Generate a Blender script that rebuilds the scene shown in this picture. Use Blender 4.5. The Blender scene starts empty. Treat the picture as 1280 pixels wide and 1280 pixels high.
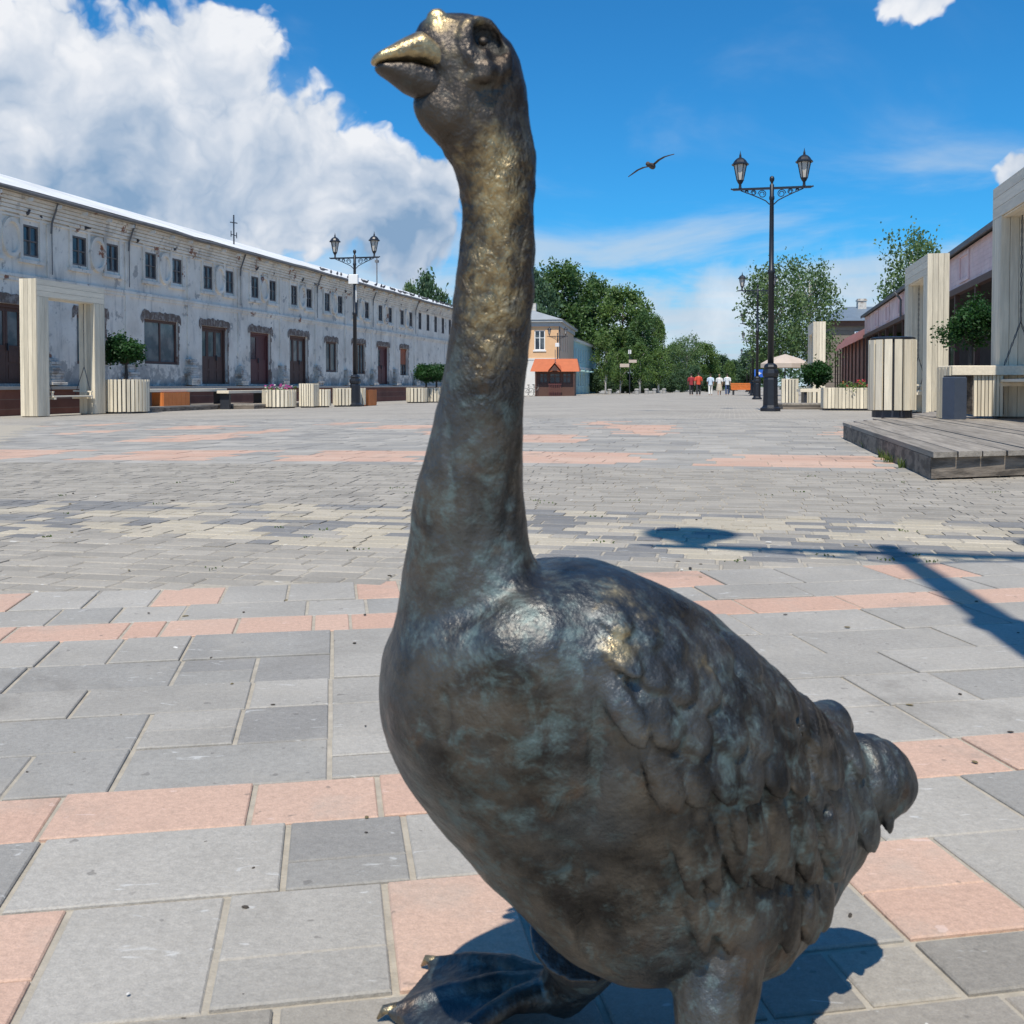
import bpy, bmesh, math, random
import numpy as np
from mathutils import Vector, Matrix, noise as mnoise
from mathutils.bvhtree import BVHTree
random.seed(7); rng = np.random.default_rng(7)
R = math.radians
scene = bpy.context.scene
COL = scene.collection

# ------------------------------------------------------------------ camera
CAM_H = 0.62; PITCH = R(1.6); F = 1280.0; CX, CY = 640.0, 517.0
cam = bpy.data.cameras.new('camera'); cam_o = bpy.data.objects.new('camera', cam); COL.objects.link(cam_o)
cam_o.location = (0, 0, CAM_H); cam_o.rotation_euler = (R(90) - PITCH, 0, 0)
cam.sensor_width = 36; cam.lens = 36.0 * F / 1280.0
cam.shift_y = -(640 - CY) / 1280.0
cam.clip_start = 0.05; cam.clip_end = 3000
cam.dof.use_dof = True; cam.dof.focus_distance = 7.0; cam.dof.aperture_fstop = 26.0
scene.camera = cam_o

# ------------------------------------------------------------------ light
SUN_EL = R(60); SUN_AZ_SHADOW = R(7.5)          # shadows fall away from the camera, a little to the right
sh = Vector((math.sin(SUN_AZ_SHADOW), math.cos(SUN_AZ_SHADOW), 0))
to_sun = Vector((-sh.x * math.cos(SUN_EL), -sh.y * math.cos(SUN_EL), math.sin(SUN_EL)))
sun = bpy.data.lights.new('sun', 'SUN'); sun.energy = 4.6; sun.angle = R(0.53); sun.color = (1, 0.93, 0.81)
sun_o = bpy.data.objects.new('sun', sun); COL.objects.link(sun_o)
sun_o.rotation_euler = (-to_sun).to_track_quat('-Z', 'Y').to_euler(); sun_o.location = (-5, -20, 30)
scene.view_settings.view_transform = 'Standard'; scene.view_settings.look = 'None'
scene.view_settings.exposure = 0.08; scene.view_settings.gamma = 1.0

# pixel helpers (photograph is 1280 px)
def ray(px, py):
    v = (CY - py) / F
    return Vector(((px - CX) / F, math.cos(PITCH) + v * math.sin(PITCH), -math.sin(PITCH) + v * math.cos(PITCH)))
def at_depth(px, py, Y):
    d = ray(px, py); k = Y / d.y
    return Vector((d.x * k, Y, CAM_H + d.z * k))

# ------------------------------------------------------------------ world: sky with clouds
W = bpy.data.worlds.new('World'); scene.world = W; W.use_nodes = True
nt = W.node_tree; nt.nodes.clear()
class NT:
    def __init__(s, nt): s.nt = nt
    def n(s, t, **k):
        x = s.nt.nodes.new(t)
        for a, b in k.items(): setattr(x, a, b)
        return x
    def link(s, a, b): s.nt.links.new(a, b)
    def put(s, sock, v):
        if isinstance(v, bpy.types.NodeSocket): s.link(v, sock)
        else: sock.default_value = v
    def math(s, op, a, b=None, c=None, clamp=False):
        x = s.n('ShaderNodeMath', operation=op, use_clamp=clamp); s.put(x.inputs[0], a)
        if b is not None: s.put(x.inputs[1], b)
        if c is not None: s.put(x.inputs[2], c)
        return x.outputs[0]
    def vmath(s, op, a, b=None, scale=None):
        x = s.n('ShaderNodeVectorMath', operation=op); s.put(x.inputs[0], a)
        if b is not None: s.put(x.inputs[1], b)
        if scale is not None: s.put(x.inputs['Scale'], scale)
        return x.outputs['Value'] if op in ('DISTANCE', 'DOT_PRODUCT', 'LENGTH') else x.outputs[0]
    def smooth(s, v, a, b, lo=0.0, hi=1.0, kind='SMOOTHSTEP'):
        x = s.n('ShaderNodeMapRange', interpolation_type=kind)
        s.put(x.inputs[0], v); x.inputs[1].default_value = a; x.inputs[2].default_value = b
        x.inputs[3].default_value = lo; x.inputs[4].default_value = hi
        return x.outputs[0]
    def noise(s, vec, scale, detail=4, rough=0.5, dist=0.0, color=False):
        x = s.n('ShaderNodeTexNoise'); 
        if vec is not None: s.link(vec, x.inputs['Vector'])
        x.inputs['Scale'].default_value = scale; x.inputs['Detail'].default_value = detail
        x.inputs['Roughness'].default_value = rough; x.inputs['Distortion'].default_value = dist
        return x.outputs['Color' if color else 'Fac']
    def mix(s, f, a, b, blend='MIX'):
        x = s.n('ShaderNodeMix', data_type='RGBA', blend_type=blend)
        s.put(x.inputs[0], f)
        s.put(x.inputs[6], a if isinstance(a, bpy.types.NodeSocket) else (*a, 1) if len(a) == 3 else a)
        s.put(x.inputs[7], b if isinstance(b, bpy.types.NodeSocket) else (*b, 1) if len(b) == 3 else b)
        return x.outputs[2]
T = NT(nt)
sky = T.n('ShaderNodeTexSky', sky_type='NISHITA', sun_disc=False)
sky.sun_elevation = SUN_EL; sky.sun_rotation = R(180 + 7.5)
sky.altitude = 100; sky.air_density = 1.0; sky.dust_density = 0.25; sky.ozone_density = 5.0
tc = T.n('ShaderNodeTexCoord'); D = tc.outputs['Generated']
wn = T.noise(D, 7.0, 5, 0.55, color=True)
wofs = T.vmath('SCALE', T.vmath('SUBTRACT', wn, (0.5, 0.5, 0.5)), scale=0.10)
D2 = T.vmath('ADD', D, wofs)
# big cumulus banks (direction of centre, angular radius, weight)
blobs = []
for px, py, r in [(-60, 150, .17), (45, 120, .125), (150, 150, .12), (262, 92, .075), (110, 235, .14), (285, 215, .12), (375, 215, .095), (450, 235, .08), (500, 290, .06), (545, 235, .045), (-20, 230, .13), (1130, -18, .045), (1300, 228, .045)]:
    blobs.append((ray(px, py).normalized(), r))
bm = None
for c_, r_ in blobs:
    d_ = T.smooth(T.vmath('DISTANCE', D2, tuple(c_)), r_, r_ * 0.25, 0, 1, 'LINEAR')
    bm = d_ if bm is None else T.math('MAXIMUM', bm, d_)
n_a = T.noise(D2, 9.0, 8, 0.56); n_b = T.noise(T.vmath('ADD', D2, (-0.012, 0, 0.03)), 9.0, 4, 0.5)
pf = T.math('SUBTRACT', T.math('ABSOLUTE', T.math('SUBTRACT', T.noise(D2, 26.0, 3, 0.5), 0.5)), 0.08)
n_a = T.math('ADD', n_a, T.math('MULTIPLY', pf, 0.75))
dn0 = T.math('ADD', T.math('SUBTRACT', bm, T.smooth(bm, 0.12, 0.0, 0.0, 0.30)), T.math('MULTIPLY', T.math('SUBTRACT', n_a, 0.5), 1.5))
a_c = T.smooth(dn0, 0.14, 0.42)
sepc = T.n('ShaderNodeSeparateXYZ'); T.link(D2, sepc.inputs[0])
base_dark = T.smooth(sepc.outputs[2], 0.29, 0.14, 0.0, 0.46)
lit = T.math('ADD', 0.92, T.math('MULTIPLY', T.math('SUBTRACT', n_a, n_b), 2.2))
lit = T.math('SUBTRACT', T.math('SUBTRACT', lit, base_dark), T.math('MULTIPLY', T.smooth(dn0, 0.5, 1.3), 0.34), clamp=True)
cum = T.mix(lit, (2.3, 3.6, 5.4), (8.2, 8.4, 8.8))
# high thin layer, on a level sheet seen from below (streaks towards the horizon)
sep = T.n('ShaderNodeSeparateXYZ'); T.link(D, sep.inputs[0])
zc = T.math('MAXIMUM', sep.outputs[2], 0.02)
cmb = T.n('ShaderNodeCombineXYZ')
T.link(T.math('DIVIDE', sep.outputs[0], zc), cmb.inputs[0]); T.link(T.math('MULTIPLY', T.math('DIVIDE', sep.outputs[1], zc), 0.55), cmb.inputs[1]); cmb.inputs[2].default_value = 3.3
sn = T.noise(cmb.outputs[0], 0.55, 7, 0.55, 0.4)
low = T.smooth(sep.outputs[2], 0.215, 0.10)
a_s = T.math('MULTIPLY', T.smooth(T.math('ADD', sn, T.math('MULTIPLY', low, 0.20)), 0.54, 0.82), 0.74)
# low heaped clouds near the horizon
hn = T.noise(D2, 7.0, 8, 0.55)
a_h = T.math('MULTIPLY', T.smooth(T.math('ADD', hn, T.math('MULTIPLY', T.smooth(sep.outputs[2], 0.16, 0.02), 0.22)), 0.53, 0.66), T.smooth(sep.outputs[2], 0.155, 0.06))
skyt = T.mix(1.0, sky.outputs[0], (0.24, 0.95, 1.33), 'MULTIPLY')
c1 = T.mix(a_s, skyt, (5.2, 6.3, 7.4))
c2 = T.mix(T.math('MULTIPLY', a_h, 0.8), c1, T.mix(T.smooth(hn, 0.45, 0.75), (5.2, 6.2, 7.3), (8.2, 8.5, 8.9)))
c3 = T.mix(a_c, c2, cum)
bg = T.n('ShaderNodeBackground'); bg.inputs[1].default_value = 0.10; T.link(c3, bg.inputs[0])
wo = T.n('ShaderNodeOutputWorld'); T.link(bg.outputs[0], wo.inputs[0])

# ------------------------------------------------------------------ street frame and ground height
BETA = R(12.0)
rv = Vector((math.cos(BETA), -math.sin(BETA))); fv = Vector((math.sin(BETA), math.cos(BETA)))
def us(x, y): return (x * rv.x + y * rv.y, x * fv.x + y * fv.y)
def xy(u, s): return (u * rv.x + s * fv.x, u * rv.y + s * fv.y)
def gz(x, y):
    u, s = us(x, y); z = 0.0
    if u < -2: z -= 0.0105 * (-2 - u) if u > -40 else 0.0105 * 38
    if s > 25: z -= 0.003 * (min(s, 160) - 25)
    return z
def gp(px, py):                                  # pixel -> point on the ground
    d = ray(px, py); lo, hi = 0.2, 400.0
    for _ in range(60):
        m = (lo + hi) / 2; p = d * m
        if CAM_H + p.z > gz(p.x, p.y): lo = m
        else: hi = m
    p = d * lo
    return Vector((p.x, p.y, gz(p.x, p.y)))
def on_ground(x, y): return Vector((x, y, gz(x, y)))
def col_at(px, Y):                               # ground point under a picture column at a given distance
    x = (px - CX) / F * Y
    return on_ground(x, Y)

# ------------------------------------------------------------------ mesh helper
class MB:
    def __init__(s): s.v = []; s.f = []; s.m = []
    def add(s, vs, fs, m=0):
        o = len(s.v); s.v += [tuple(p) for p in vs]
        for f in fs: s.f.append(tuple(i + o for i in f)); s.m.append(m)
        return s
    def box(s, x0, x1, y0, y1, z0, z1, m=0):
        return s.add([(x0, y0, z0), (x1, y0, z0), (x1, y1, z0), (x0, y1, z0), (x0, y0, z1), (x1, y0, z1), (x1, y1, z1), (x0, y1, z1)],
                     [(0, 3, 2, 1), (4, 5, 6, 7), (0, 1, 5, 4), (1, 2, 6, 5), (2, 3, 7, 6), (3, 0, 4, 7)], m)
    def bbox(s, x0, x1, y0, y1, z0, z1, b=0.01, m=0):        # box with chamfered top edges
        vs = [(x0, y0, z0), (x1, y0, z0), (x1, y1, z0), (x0, y1, z0), (x0, y0, z1 - b), (x1, y0, z1 - b), (x1, y1, z1 - b), (x0, y1, z1 - b),
              (x0 + b, y0 + b, z1), (x1 - b, y0 + b, z1), (x1 - b, y1 - b, z1), (x0 + b, y1 - b, z1)]
        return s.add(vs, [(0, 3, 2, 1), (0, 1, 5, 4), (1, 2, 6, 5), (2, 3, 7, 6), (3, 0, 4, 7), (4, 5, 9, 8), (5, 6, 10, 9), (6, 7, 11, 10), (7, 4, 8, 11), (8, 9, 10, 11)], m)
    def beam(s, p0, p1, w, h, m=0):              # rectangular bar from p0 to p1
        p0 = Vector(p0); p1 = Vector(p1); d = (p1 - p0).normalized()
        up = Vector((0, 0, 1)) if abs(d.z) < 0.95 else Vector((0, 1, 0))
        a = d.cross(up).normalized() * w / 2; b = a.cross(d).normalized() * h / 2
        vs = [p0 - a - b, p0 + a - b, p0 + a + b, p0 - a + b, p1 - a - b, p1 + a - b, p1 + a + b, p1 - a + b]
        return s.add(vs, [(0, 1, 2, 3), (7, 6, 5, 4), (0, 4, 5, 1), (1, 5, 6, 2), (2, 6, 7, 3), (3, 7, 4, 0)], m)
    def rings(s, rings, closed=True, cap=True, m=0):
        n = len(rings[0]); o = len(s.v)
        for r in rings: s.v += [tuple(p) for p in r]
        for i in range(len(rings) - 1):
            for j in range(n if closed else n - 1):
                k = (j + 1) % n
                s.f.append((o + i * n + j, o + i * n + k, o + (i + 1) * n + k, o + (i + 1) * n + j)); s.m.append(m)
        if cap:
            s.f.append(tuple(o + j for j in reversed(range(n)))); s.m.append(m)
            s.f.append(tuple(o + (len(rings) - 1) * n + j for j in range(n))); s.m.append(m)
        return s
    def tube(s, pts, rad, n=8, m=0, cap=True):
        pts = [Vector(p) for p in pts]
        rs = rad if isinstance(rad, (list, tuple)) else [rad] * len(pts)
        out = []; prev = None
        for i, p in enumerate(pts):
            d = (pts[min(i + 1, len(pts) - 1)] - pts[max(i - 1, 0)])
            d = d.normalized() if d.length > 1e-9 else Vector((0, 0, 1))
            if prev is None:
                a = d.cross(Vector((0, 0, 1)) if abs(d.z) < 0.9 else Vector((1, 0, 0))).normalized()
            else:
                a = (prev - d * prev.dot(d)).normalized()
            prev = a; b = d.cross(a)
            out.append([p + (a * math.cos(2 * math.pi * j / n) + b * math.sin(2 * math.pi * j / n)) * rs[i] for j in range(n)])
        return s.rings(out, True, cap, m)
    def lathe(s, prof, n=12, c=(0, 0, 0), m=0, ph=0.0):
        out = [[(c[0] + r * math.cos(2 * math.pi * j / n + ph), c[1] + r * math.sin(2 * math.pi * j / n + ph), c[2] + z) for j in range(n)] for r, z in prof]
        return s.rings(out, True, True, m)
    def ell(s, c, ax, n=12, k=8, m=0):           # ellipsoid with three axis vectors
        c = Vector(c); a, b, d = [Vector(q) for q in ax]; out = []
        for i in range(k + 1):
            t = math.pi * (i + 0.02) / (k + 0.04); out.append([c - d * math.cos(t) + (a * math.cos(2 * math.pi * j / n) + b * math.sin(2 * math.pi * j / n)) * math.sin(t) for j in range(n)])
        return s.rings(out, True, True, m)
    def mesh(s, name, mats, smooth=False):
        me = bpy.data.meshes.new(name); me.from_pydata(s.v, [], s.f)
        for mt in (mats if isinstance(mats, (list, tuple)) else [mats]): me.materials.append(mt)
        if any(s.m): me.polygons.foreach_set('material_index', s.m)
        if smooth: me.polygons.foreach_set('use_smooth', [True] * len(s.f))
        me.update(); return me
    def build(s, name, mats, parent=None, smooth=False, loc=None, rz=0.0):
        return inst(name, s.mesh(name, mats, smooth), parent, loc, rz)
def inst(name, me, parent=None, loc=None, rz=0.0, scale=None):
    o = bpy.data.objects.new(name, me); COL.objects.link(o)
    if parent is not None: o.parent = parent
    if loc is not None: o.location = loc
    if rz: o.rotation_euler = (0, 0, rz)
    if scale is not None: o.scale = scale
    return o
def tag(o, label=None, cat=None, group=None, kind=None):
    if label: o['label'] = label
    if cat: o['category'] = cat
    if group: o['group'] = group
    if kind: o['kind'] = kind
    return o
def thing(name, label, cat, loc=(0, 0, 0), rz=0.0, group=None):
    o = bpy.data.objects.new(name, None); COL.objects.link(o); o.empty_display_size = 0.2
    o.location = loc; o.rotation_euler = (0, 0, rz)
    return tag(o, label, cat, group)
def copy_tree(o, parent=None):
    c = o.copy(); COL.objects.link(c); c.parent = parent
    for ch in list(o.children): copy_tree(ch, c)
    return c

# ------------------------------------------------------------------ materials
MATS = {}
def pm(name, base, rough=0.7, var=0.18, scale=4.0, base2=None, mixscale=1.5, lo=0.45, hi=0.6, bump=0.0, bscale=60.0, metallic=0.0, rnd=0.0, spec=0.4, stretch=None, world=False):
    m = bpy.data.materials.new(name); m.use_nodes = True; MATS[name] = m
    t = NT(m.node_tree); p = m.node_tree.nodes['Principled BSDF']
    tcn = t.n('ShaderNodeTexCoord'); vec = tcn.outputs['Object']
    if world:
        g = t.n('ShaderNodeNewGeometry'); vec = g.outputs['Position']
    oi = t.n('ShaderNodeObjectInfo')
    if rnd: vec = t.vmath('ADD', vec, t.vmath('SCALE', (7.1, 3.3, 5.7), scale=t.math('MULTIPLY', oi.outputs['Random'], 9.0)))
    if stretch:
        vec = t.vmath('MULTIPLY', vec, stretch)
    col = (*base, 1)
    if base2:
        f = t.smooth(t.noise(vec, mixscale, 5, 0.6), lo, hi); col = t.mix(f, base, base2)
    nz = t.noise(vec, scale, 6, 0.62)
    k = t.smooth(nz, 0.25, 0.75, 1 - var, 1 + var, 'LINEAR')
    if rnd: k = t.math('MULTIPLY', k, t.smooth(oi.outputs['Random'], 0, 1, 1 - rnd, 1 + rnd, 'LINEAR'))
    cc = t.n('ShaderNodeCombineXYZ')
    for i in range(3): t.link(k, cc.inputs[i])
    if not isinstance(col, bpy.types.NodeSocket): col = t.mix(0.0, base, base)
    out = t.mix(1.0, col, cc.outputs[0], 'MULTIPLY')
    t.link(out, p.inputs['Base Color'])
    p.inputs['Roughness'].default_value = rough; p.inputs['Metallic'].default_value = metallic
    p.inputs['Specular IOR Level'].default_value = spec
    if bump:
        b = t.n('ShaderNodeBump'); b.inputs['Strength'].default_value = bump; b.inputs['Distance'].default_value = 0.01
        t.link(t.noise(vec, bscale, 5, 0.6), b.inputs['Height']); t.link(b.outputs[0], p.inputs['Normal'])
    return m
wood = pm('pale_wood', (.74, .66, .51), .6, .16, 3.0, base2=(.62, .555, .43), mixscale=.8, lo=.4, hi=.65, stretch=(9, 9, .8), rnd=.17, bump=.25, bscale=8)
woodh = pm('pale_board', (.78, .69, .54), .6, .14, 3.0, stretch=(9, .9, 9), rnd=.08, bump=.1, bscale=8)
greywood = pm('weathered_deck', (.30, .268, .228), .8, .28, 3.0, base2=(.22, .195, .165), mixscale=1.2, stretch=(12, .9, 12), rnd=.12, bump=.4, bscale=9)
fascia_m = pm('weathered_fascia', (.22, .185, .15), .8, .35, 2.5, base2=(.10, .085, .07), mixscale=1.0, stretch=(.9, 5, 14), rnd=.1, bump=.5, bscale=8)
darkmetal = pm('dark_paint_metal', (.028, .032, .042), .42, .2, 12, spec=.5)
blackmetal = pm('black_iron', (.014, .017, .024), .4, .25, 8, spec=.5)
greybox = pm('blue_grey_metal', (.055, .072, .105), .5, .12, 10)
concrete = pm('concrete', (.36, .35, .33), .9, .15, 6, bump=.2)
glass_dark = pm('old_glass', (.035, .045, .06), .12, .3, 2.0, base2=(.11, .13, .14), mixscale=1.3, lo=.45, hi=.62, spec=.6)
glass_green = pm('green_grey_glass', (.10, .135, .14), .12, .3, 1.5, base2=(.20, .22, .21), mixscale=1.0, spec=.6)
brownwood = pm('brown_paint_wood', (.105, .055, .042), .6, .25, 5, stretch=(6, 6, 1))
maroon = pm('maroon_paint', (.12, .042, .040), .55, .22, 4, stretch=(6, 6, 1))
redshut = pm('red_shutter', (.25, .07, .05), .6, .2, 5)
orange_m = pm('orange_panel', (.62, .20, .055), .6, .12, 5, rnd=.05)
orange_roof = pm('orange_roof', (.50, .145, .06), .55, .12, 3)
plaster = None
stone_old = pm('weathered_brick_stack', (.56, .53, .48), .9, .3, 7, base2=(.30, .25, .21), mixscale=3.5, lo=.5, hi=.62, bump=.6, bscale=20)
lintel_m = pm('bare_brown_brick', (.17, .125, .10), .95, .35, 9, base2=(.30, .26, .23), mixscale=5, bump=.7, bscale=25)
roof_white = pm('bright_sheet_roof', (.82, .82, .80), .5, .14, 1.2, base2=(.66, .66, .64), mixscale=.6)
gutter_m = pm('dark_eave', (.13, .13, .135), .6, .3, 3)
peach = pm('peach_plaster', (.72, .45, .25), .85, .07, 1.5, bump=.05)
peach_side = pm('tan_plaster', (.66, .47, .33), .85, .12, 1.5)
white_pl = pm('white_plaster', (.70, .68, .64), .85, .09, 1.2)
grey_trim = pm('grey_cornice', (.42, .43, .42), .8, .1, 2)
grey_roof = pm('grey_sheet_roof', (.33, .35, .36), .5, .12, 1.0)
teal = pm('teal_plaster', (.36, .55, .56), .8, .12, 1.5)
blue_roof = pm('blue_grey_roof', (.15, .19, .235), .5, .15, 1.5)
log_m = pm('grey_log_wall', (.20, .165, .13), .85, .25, 2, stretch=(1, 1, 8))
pink_s = pm('faded_pink_siding', (.76, .55, .53), .7, .16, 1.5, base2=(.82, .62, .59), mixscale=.7, world=True)
rust_m = pm('rust_red_roof', (.34, .125, .08), .6, .2, 1.5)
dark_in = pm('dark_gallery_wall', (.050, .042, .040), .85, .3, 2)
soil = pm('soil', (.07, .05, .035), .95, .3, 20)
canvas = pm('cream_canvas', (.52, .43, .36), .8, .08, 3)
pigeon_m = pm('pigeon_grey', (.065, .068, .08), .7, .3, 15)
bird_m = pm('bird_brown', (.085, .065, .055), .8, .3, 30)
white_m = pm('white_paint', (.78, .78, .76), .6, .06, 4)
blue_m = pm('blue_sign', (.03, .13, .55), .5, .05, 4)
bark = pm('bark', (.085, .07, .058), .9, .35, 12, stretch=(3, 3, 1), bump=.5, bscale=20)
birchbark = pm('birch_bark', (.55, .53, .50), .85, .2, 6, base2=(.06, .05, .05), mixscale=6, lo=.56, hi=.64, stretch=(1, 1, 3))
def leafmat(name, c, c2, tr=.33):
    m = pm(name, c, .55, .45, 1.3, base2=c2, mixscale=.9, lo=.38, hi=.66, spec=.35)
    p = m.node_tree.nodes['Principled BSDF']; t = NT(m.node_tree)
    tl = t.n('ShaderNodeBsdfTranslucent'); src = p.inputs['Base Color'].links[0].from_socket
    t.link(t.mix(1.0, src, (1.2, 1.35, .55), 'MULTIPLY'), tl.inputs[0])
    mx = t.n('ShaderNodeMixShader'); mx.inputs[0].default_value = tr
    t.link(p.outputs[0], mx.inputs[1]); t.link(tl.outputs[0], mx.inputs[2])
    t.link(mx.outputs[0], m.node_tree.nodes['Material Output'].inputs[0])
    return m
leaf_dark = leafmat('leaf_dark', (.064, .128, .048), (.108, .18, .06))
leaf_mid = leafmat('leaf_mid', (.09, .165, .05), (.15, .22, .07))
leaf_birch = leafmat('leaf_birch', (.095, .165, .072), (.155, .225, .10))
leaf_ball = leafmat('leaf_ball', (.024, .078, .022), (.042, .112, .030))
leaf_blue = leafmat('leaf_blue', (.07, .13, .075), (.10, .165, .09))
grass_m = leafmat('grass', (.07, .12, .03), (.11, .15, .045))

# ------------------------------------------------------------------ ground sheet (procedural pavers where single ones are too small)
def ground_material():
    m = bpy.data.materials.new('paving_far'); m.use_nodes = True; t = NT(m.node_tree); p = m.node_tree.nodes['Principled BSDF']
    g = t.n('ShaderNodeNewGeometry'); mp = t.n('ShaderNodeMapping'); mp.inputs['Rotation'].default_value = (0, 0, BETA); t.link(g.outputs['Position'], mp.inputs[0])
    v = mp.outputs[0]
    def bricks(w, h, c1, c2, mo, ms):
        b = t.n('ShaderNodeTexBrick'); t.link(v, b.inputs[0]); b.inputs['Scale'].default_value = 1; b.inputs['Brick Width'].default_value = w; b.inputs['Row Height'].default_value = h
        b.inputs['Mortar Size'].default_value = ms; b.inputs['Color1'].default_value = (*c1, 1); b.inputs['Color2'].default_value = (*c2, 1); b.inputs['Mortar'].default_value = (*mo, 1)
        return b.outputs[0]
    c = bricks(.2, .1, (.285, .262, .23), (.36, .332, .29), (.45, .41, .345), .008)
    big = t.smooth(t.noise(v, .35, 5, .6), .3, .7, .85, 1.14, 'LINEAR'); sp = t.smooth(t.noise(v, 25, 3, .6), .3, .7, .86, 1.12, 'LINEAR')
    cc = t.n('ShaderNodeCombineXYZ'); k = t.math('MULTIPLY', big, sp)
    for i in range(3): t.link(k, cc.inputs[i])
    out = t.mix(1.0, c, cc.outputs[0], 'MULTIPLY')
    t.link(out, p.inputs['Base Color']); p.inputs['Roughness'].default_value = .85
    return m
sand_m = pm('joint_sand', (.40, .36, .295), .95, .22, 30, world=True, bump=.3, bscale=200)
far_m = ground_material()
def ground_sheet():
    us_ = [-400, -150, -60, -40, -30, -22, -18, -14, -10, -7, -5, -3.5, -2, -1, 0, 1, 2, 3, 5, 8, 12, 20, 40, 100, 400]
    ss_ = [-30, -10, -3, 0, 1, 2, 3, 4, 5, 6, 7, 8.0, 10, 12, 14, 16.4, 18, 20, 25, 30, 40, 60, 80, 110, 160, 300, 900]
    b = MB(); n = len(us_)
    for s_ in ss_:
        for u_ in us_:
            x, y = xy(u_, s_); b.v.append((x, y, gz(x, y) - 0.0045))
    for i in range(len(ss_) - 1):
        for j in range(n - 1):
            b.f.append((i * n + j, i * n + j + 1, (i + 1) * n + j + 1, (i + 1) * n + j))
            b.m.append(0 if (ss_[i] < 16.3 and us_[j] >= -14 and us_[j] < 5) else 1)
    return b.build('ground', [sand_m, far_m])
ground = tag(ground_sheet(), kind='structure')

def tile_mat(name, base, base2, var=.17, speck=(.62, .62, .60), rough=.82):
    m = bpy.data.materials.new(name); m.use_nodes = True; t = NT(m.node_tree); p = m.node_tree.nodes['Principled BSDF']
    g = t.n('ShaderNodeNewGeometry'); v = g.outputs['Position']; oi = t.n('ShaderNodeObjectInfo'); at = t.n('ShaderNodeAttribute'); at.attribute_name = 'tone'
    r = t.math('FRACT', t.math('ADD', oi.outputs['Random'], at.outputs['Fac']))
    c = t.mix(r, base, base2)
    n1 = t.smooth(t.noise(v, 2.3, 5, .6), .25, .75, 1 - var, 1 + var, 'LINEAR')
    n2 = t.smooth(t.noise(v, 90, 4, .7), .25, .75, .84, 1.16, 'LINEAR')
    n3 = t.smooth(t.noise(v, 420, 2, .5), .3, .7, .90, 1.10, 'LINEAR')
    k = t.math('MULTIPLY', t.math('MULTIPLY', n1, n2), n3); cc = t.n('ShaderNodeCombineXYZ')
    for i in range(3): t.link(k, cc.inputs[i])
    c = t.mix(1.0, c, cc.outputs[0], 'MULTIPLY')
    # pale chips and scratches, stretched at random, and sandy dust
    vs = t.vmath('MULTIPLY', v, (14, 42, 1)); f = t.smooth(t.noise(vs, 1.0, 3, .55, 1.2), .665, .72)
    f = t.math('MULTIPLY', f, .55); c = t.mix(f, c, speck)
    d = t.math('MULTIPLY', t.smooth(t.noise(v, 5.5, 6, .65), .5, .75), .38); c = t.mix(d, c, (.42, .385, .33))
    st = t.math('MULTIPLY', t.smooth(t.noise(v, 1.7, 7, .68, .5), .54, .70), .46); c = t.mix(st, c, (.17, .155, .135))      # old stains
    sp = t.math('MULTIPLY', t.smooth(t.noise(v, 33, 2, .5), .70, .74), .5); c = t.mix(sp, c, (.12, .11, .10))                   # small dark spots
    t.link(c, p.inputs['Base Color']); p.inputs['Roughness'].default_value = rough
    b = t.n('ShaderNodeBump'); b.inputs['Strength'].default_value = .5; b.inputs['Distance'].default_value = .004
    t.link(t.noise(v, 160, 5, .7), b.inputs['Height']); t.link(b.outputs[0], p.inputs['Normal'])
    return m
slab_grey = tile_mat('slab_grey', (.325, .305, .272), (.395, .37, .33))
slab_dark = tile_mat('slab_dark_grey', (.262, .25, .232), (.315, .30, .272))
slab_pink = tile_mat('slab_pink', (.52, .335, .25), (.555, .385, .295), .08, (.72, .55, .48))
pav_grey = tile_mat('paver_grey', (.285, .26, .222), (.38, .345, .292), .14)
pav_cream = tile_mat('paver_cream', (.41, .36, .275), (.47, .415, .325), .1)
pav_dark = tile_mat('paver_charcoal', (.185, .18, .175), (.24, .232, .22), .1)
pav_brown = tile_mat('paver_brown_grey', (.25, .23, .20), (.31, .28, .24), .1)

# zone A: big slabs, courses turned 10 degrees to the left
AA = R(-10.0); fA = Vector((math.sin(AA), math.cos(AA))); rA = Vector((math.cos(AA), -math.sin(AA)))
def pq(px, py):
    p = gp(px, py); return (p.x * rA.x + p.y * rA.y, p.x * fA.x + p.y * fA.y)
def fromA(p, q): return (p * rA.x + q * fA.x, p * rA.y + q * fA.y)
JN = .0042
tile_cache = {}
slab_count = [0]
def put_slab(p0, p1, q0, q1, mat, jn=JN):
    w = p1 - p0 - jn * 2; h = q1 - q0 - jn
    if w < .02 or h < .02: return
    key = (round(w, 3), round(h, 3), mat.name)
    if key not in tile_cache:
        tile_cache[key] = MB().bbox(-w / 2, w / 2, -h / 2, h / 2, -.03, 0, .002).mesh('slab', mat)
    x, y = fromA((p0 + p1) / 2, (q0 + q1) / 2)
    o = inst('slab', tile_cache[key], ground, (x, y, gz(x, y) + random.uniform(-.0022, .0018)), -AA)
    o.rotation_euler = (random.uniform(-.005, .005), random.uniform(-.005, .005), -AA + random.uniform(-.004, .004)); slab_count[0] += 1
ys = [728, 734, 755, 774, 794, 824, 855, 888, 931, 983, 1036, 1121, 1265]       # course edges at picture column 250
qs = [pq(250, y)[1] for y in ys]
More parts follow.
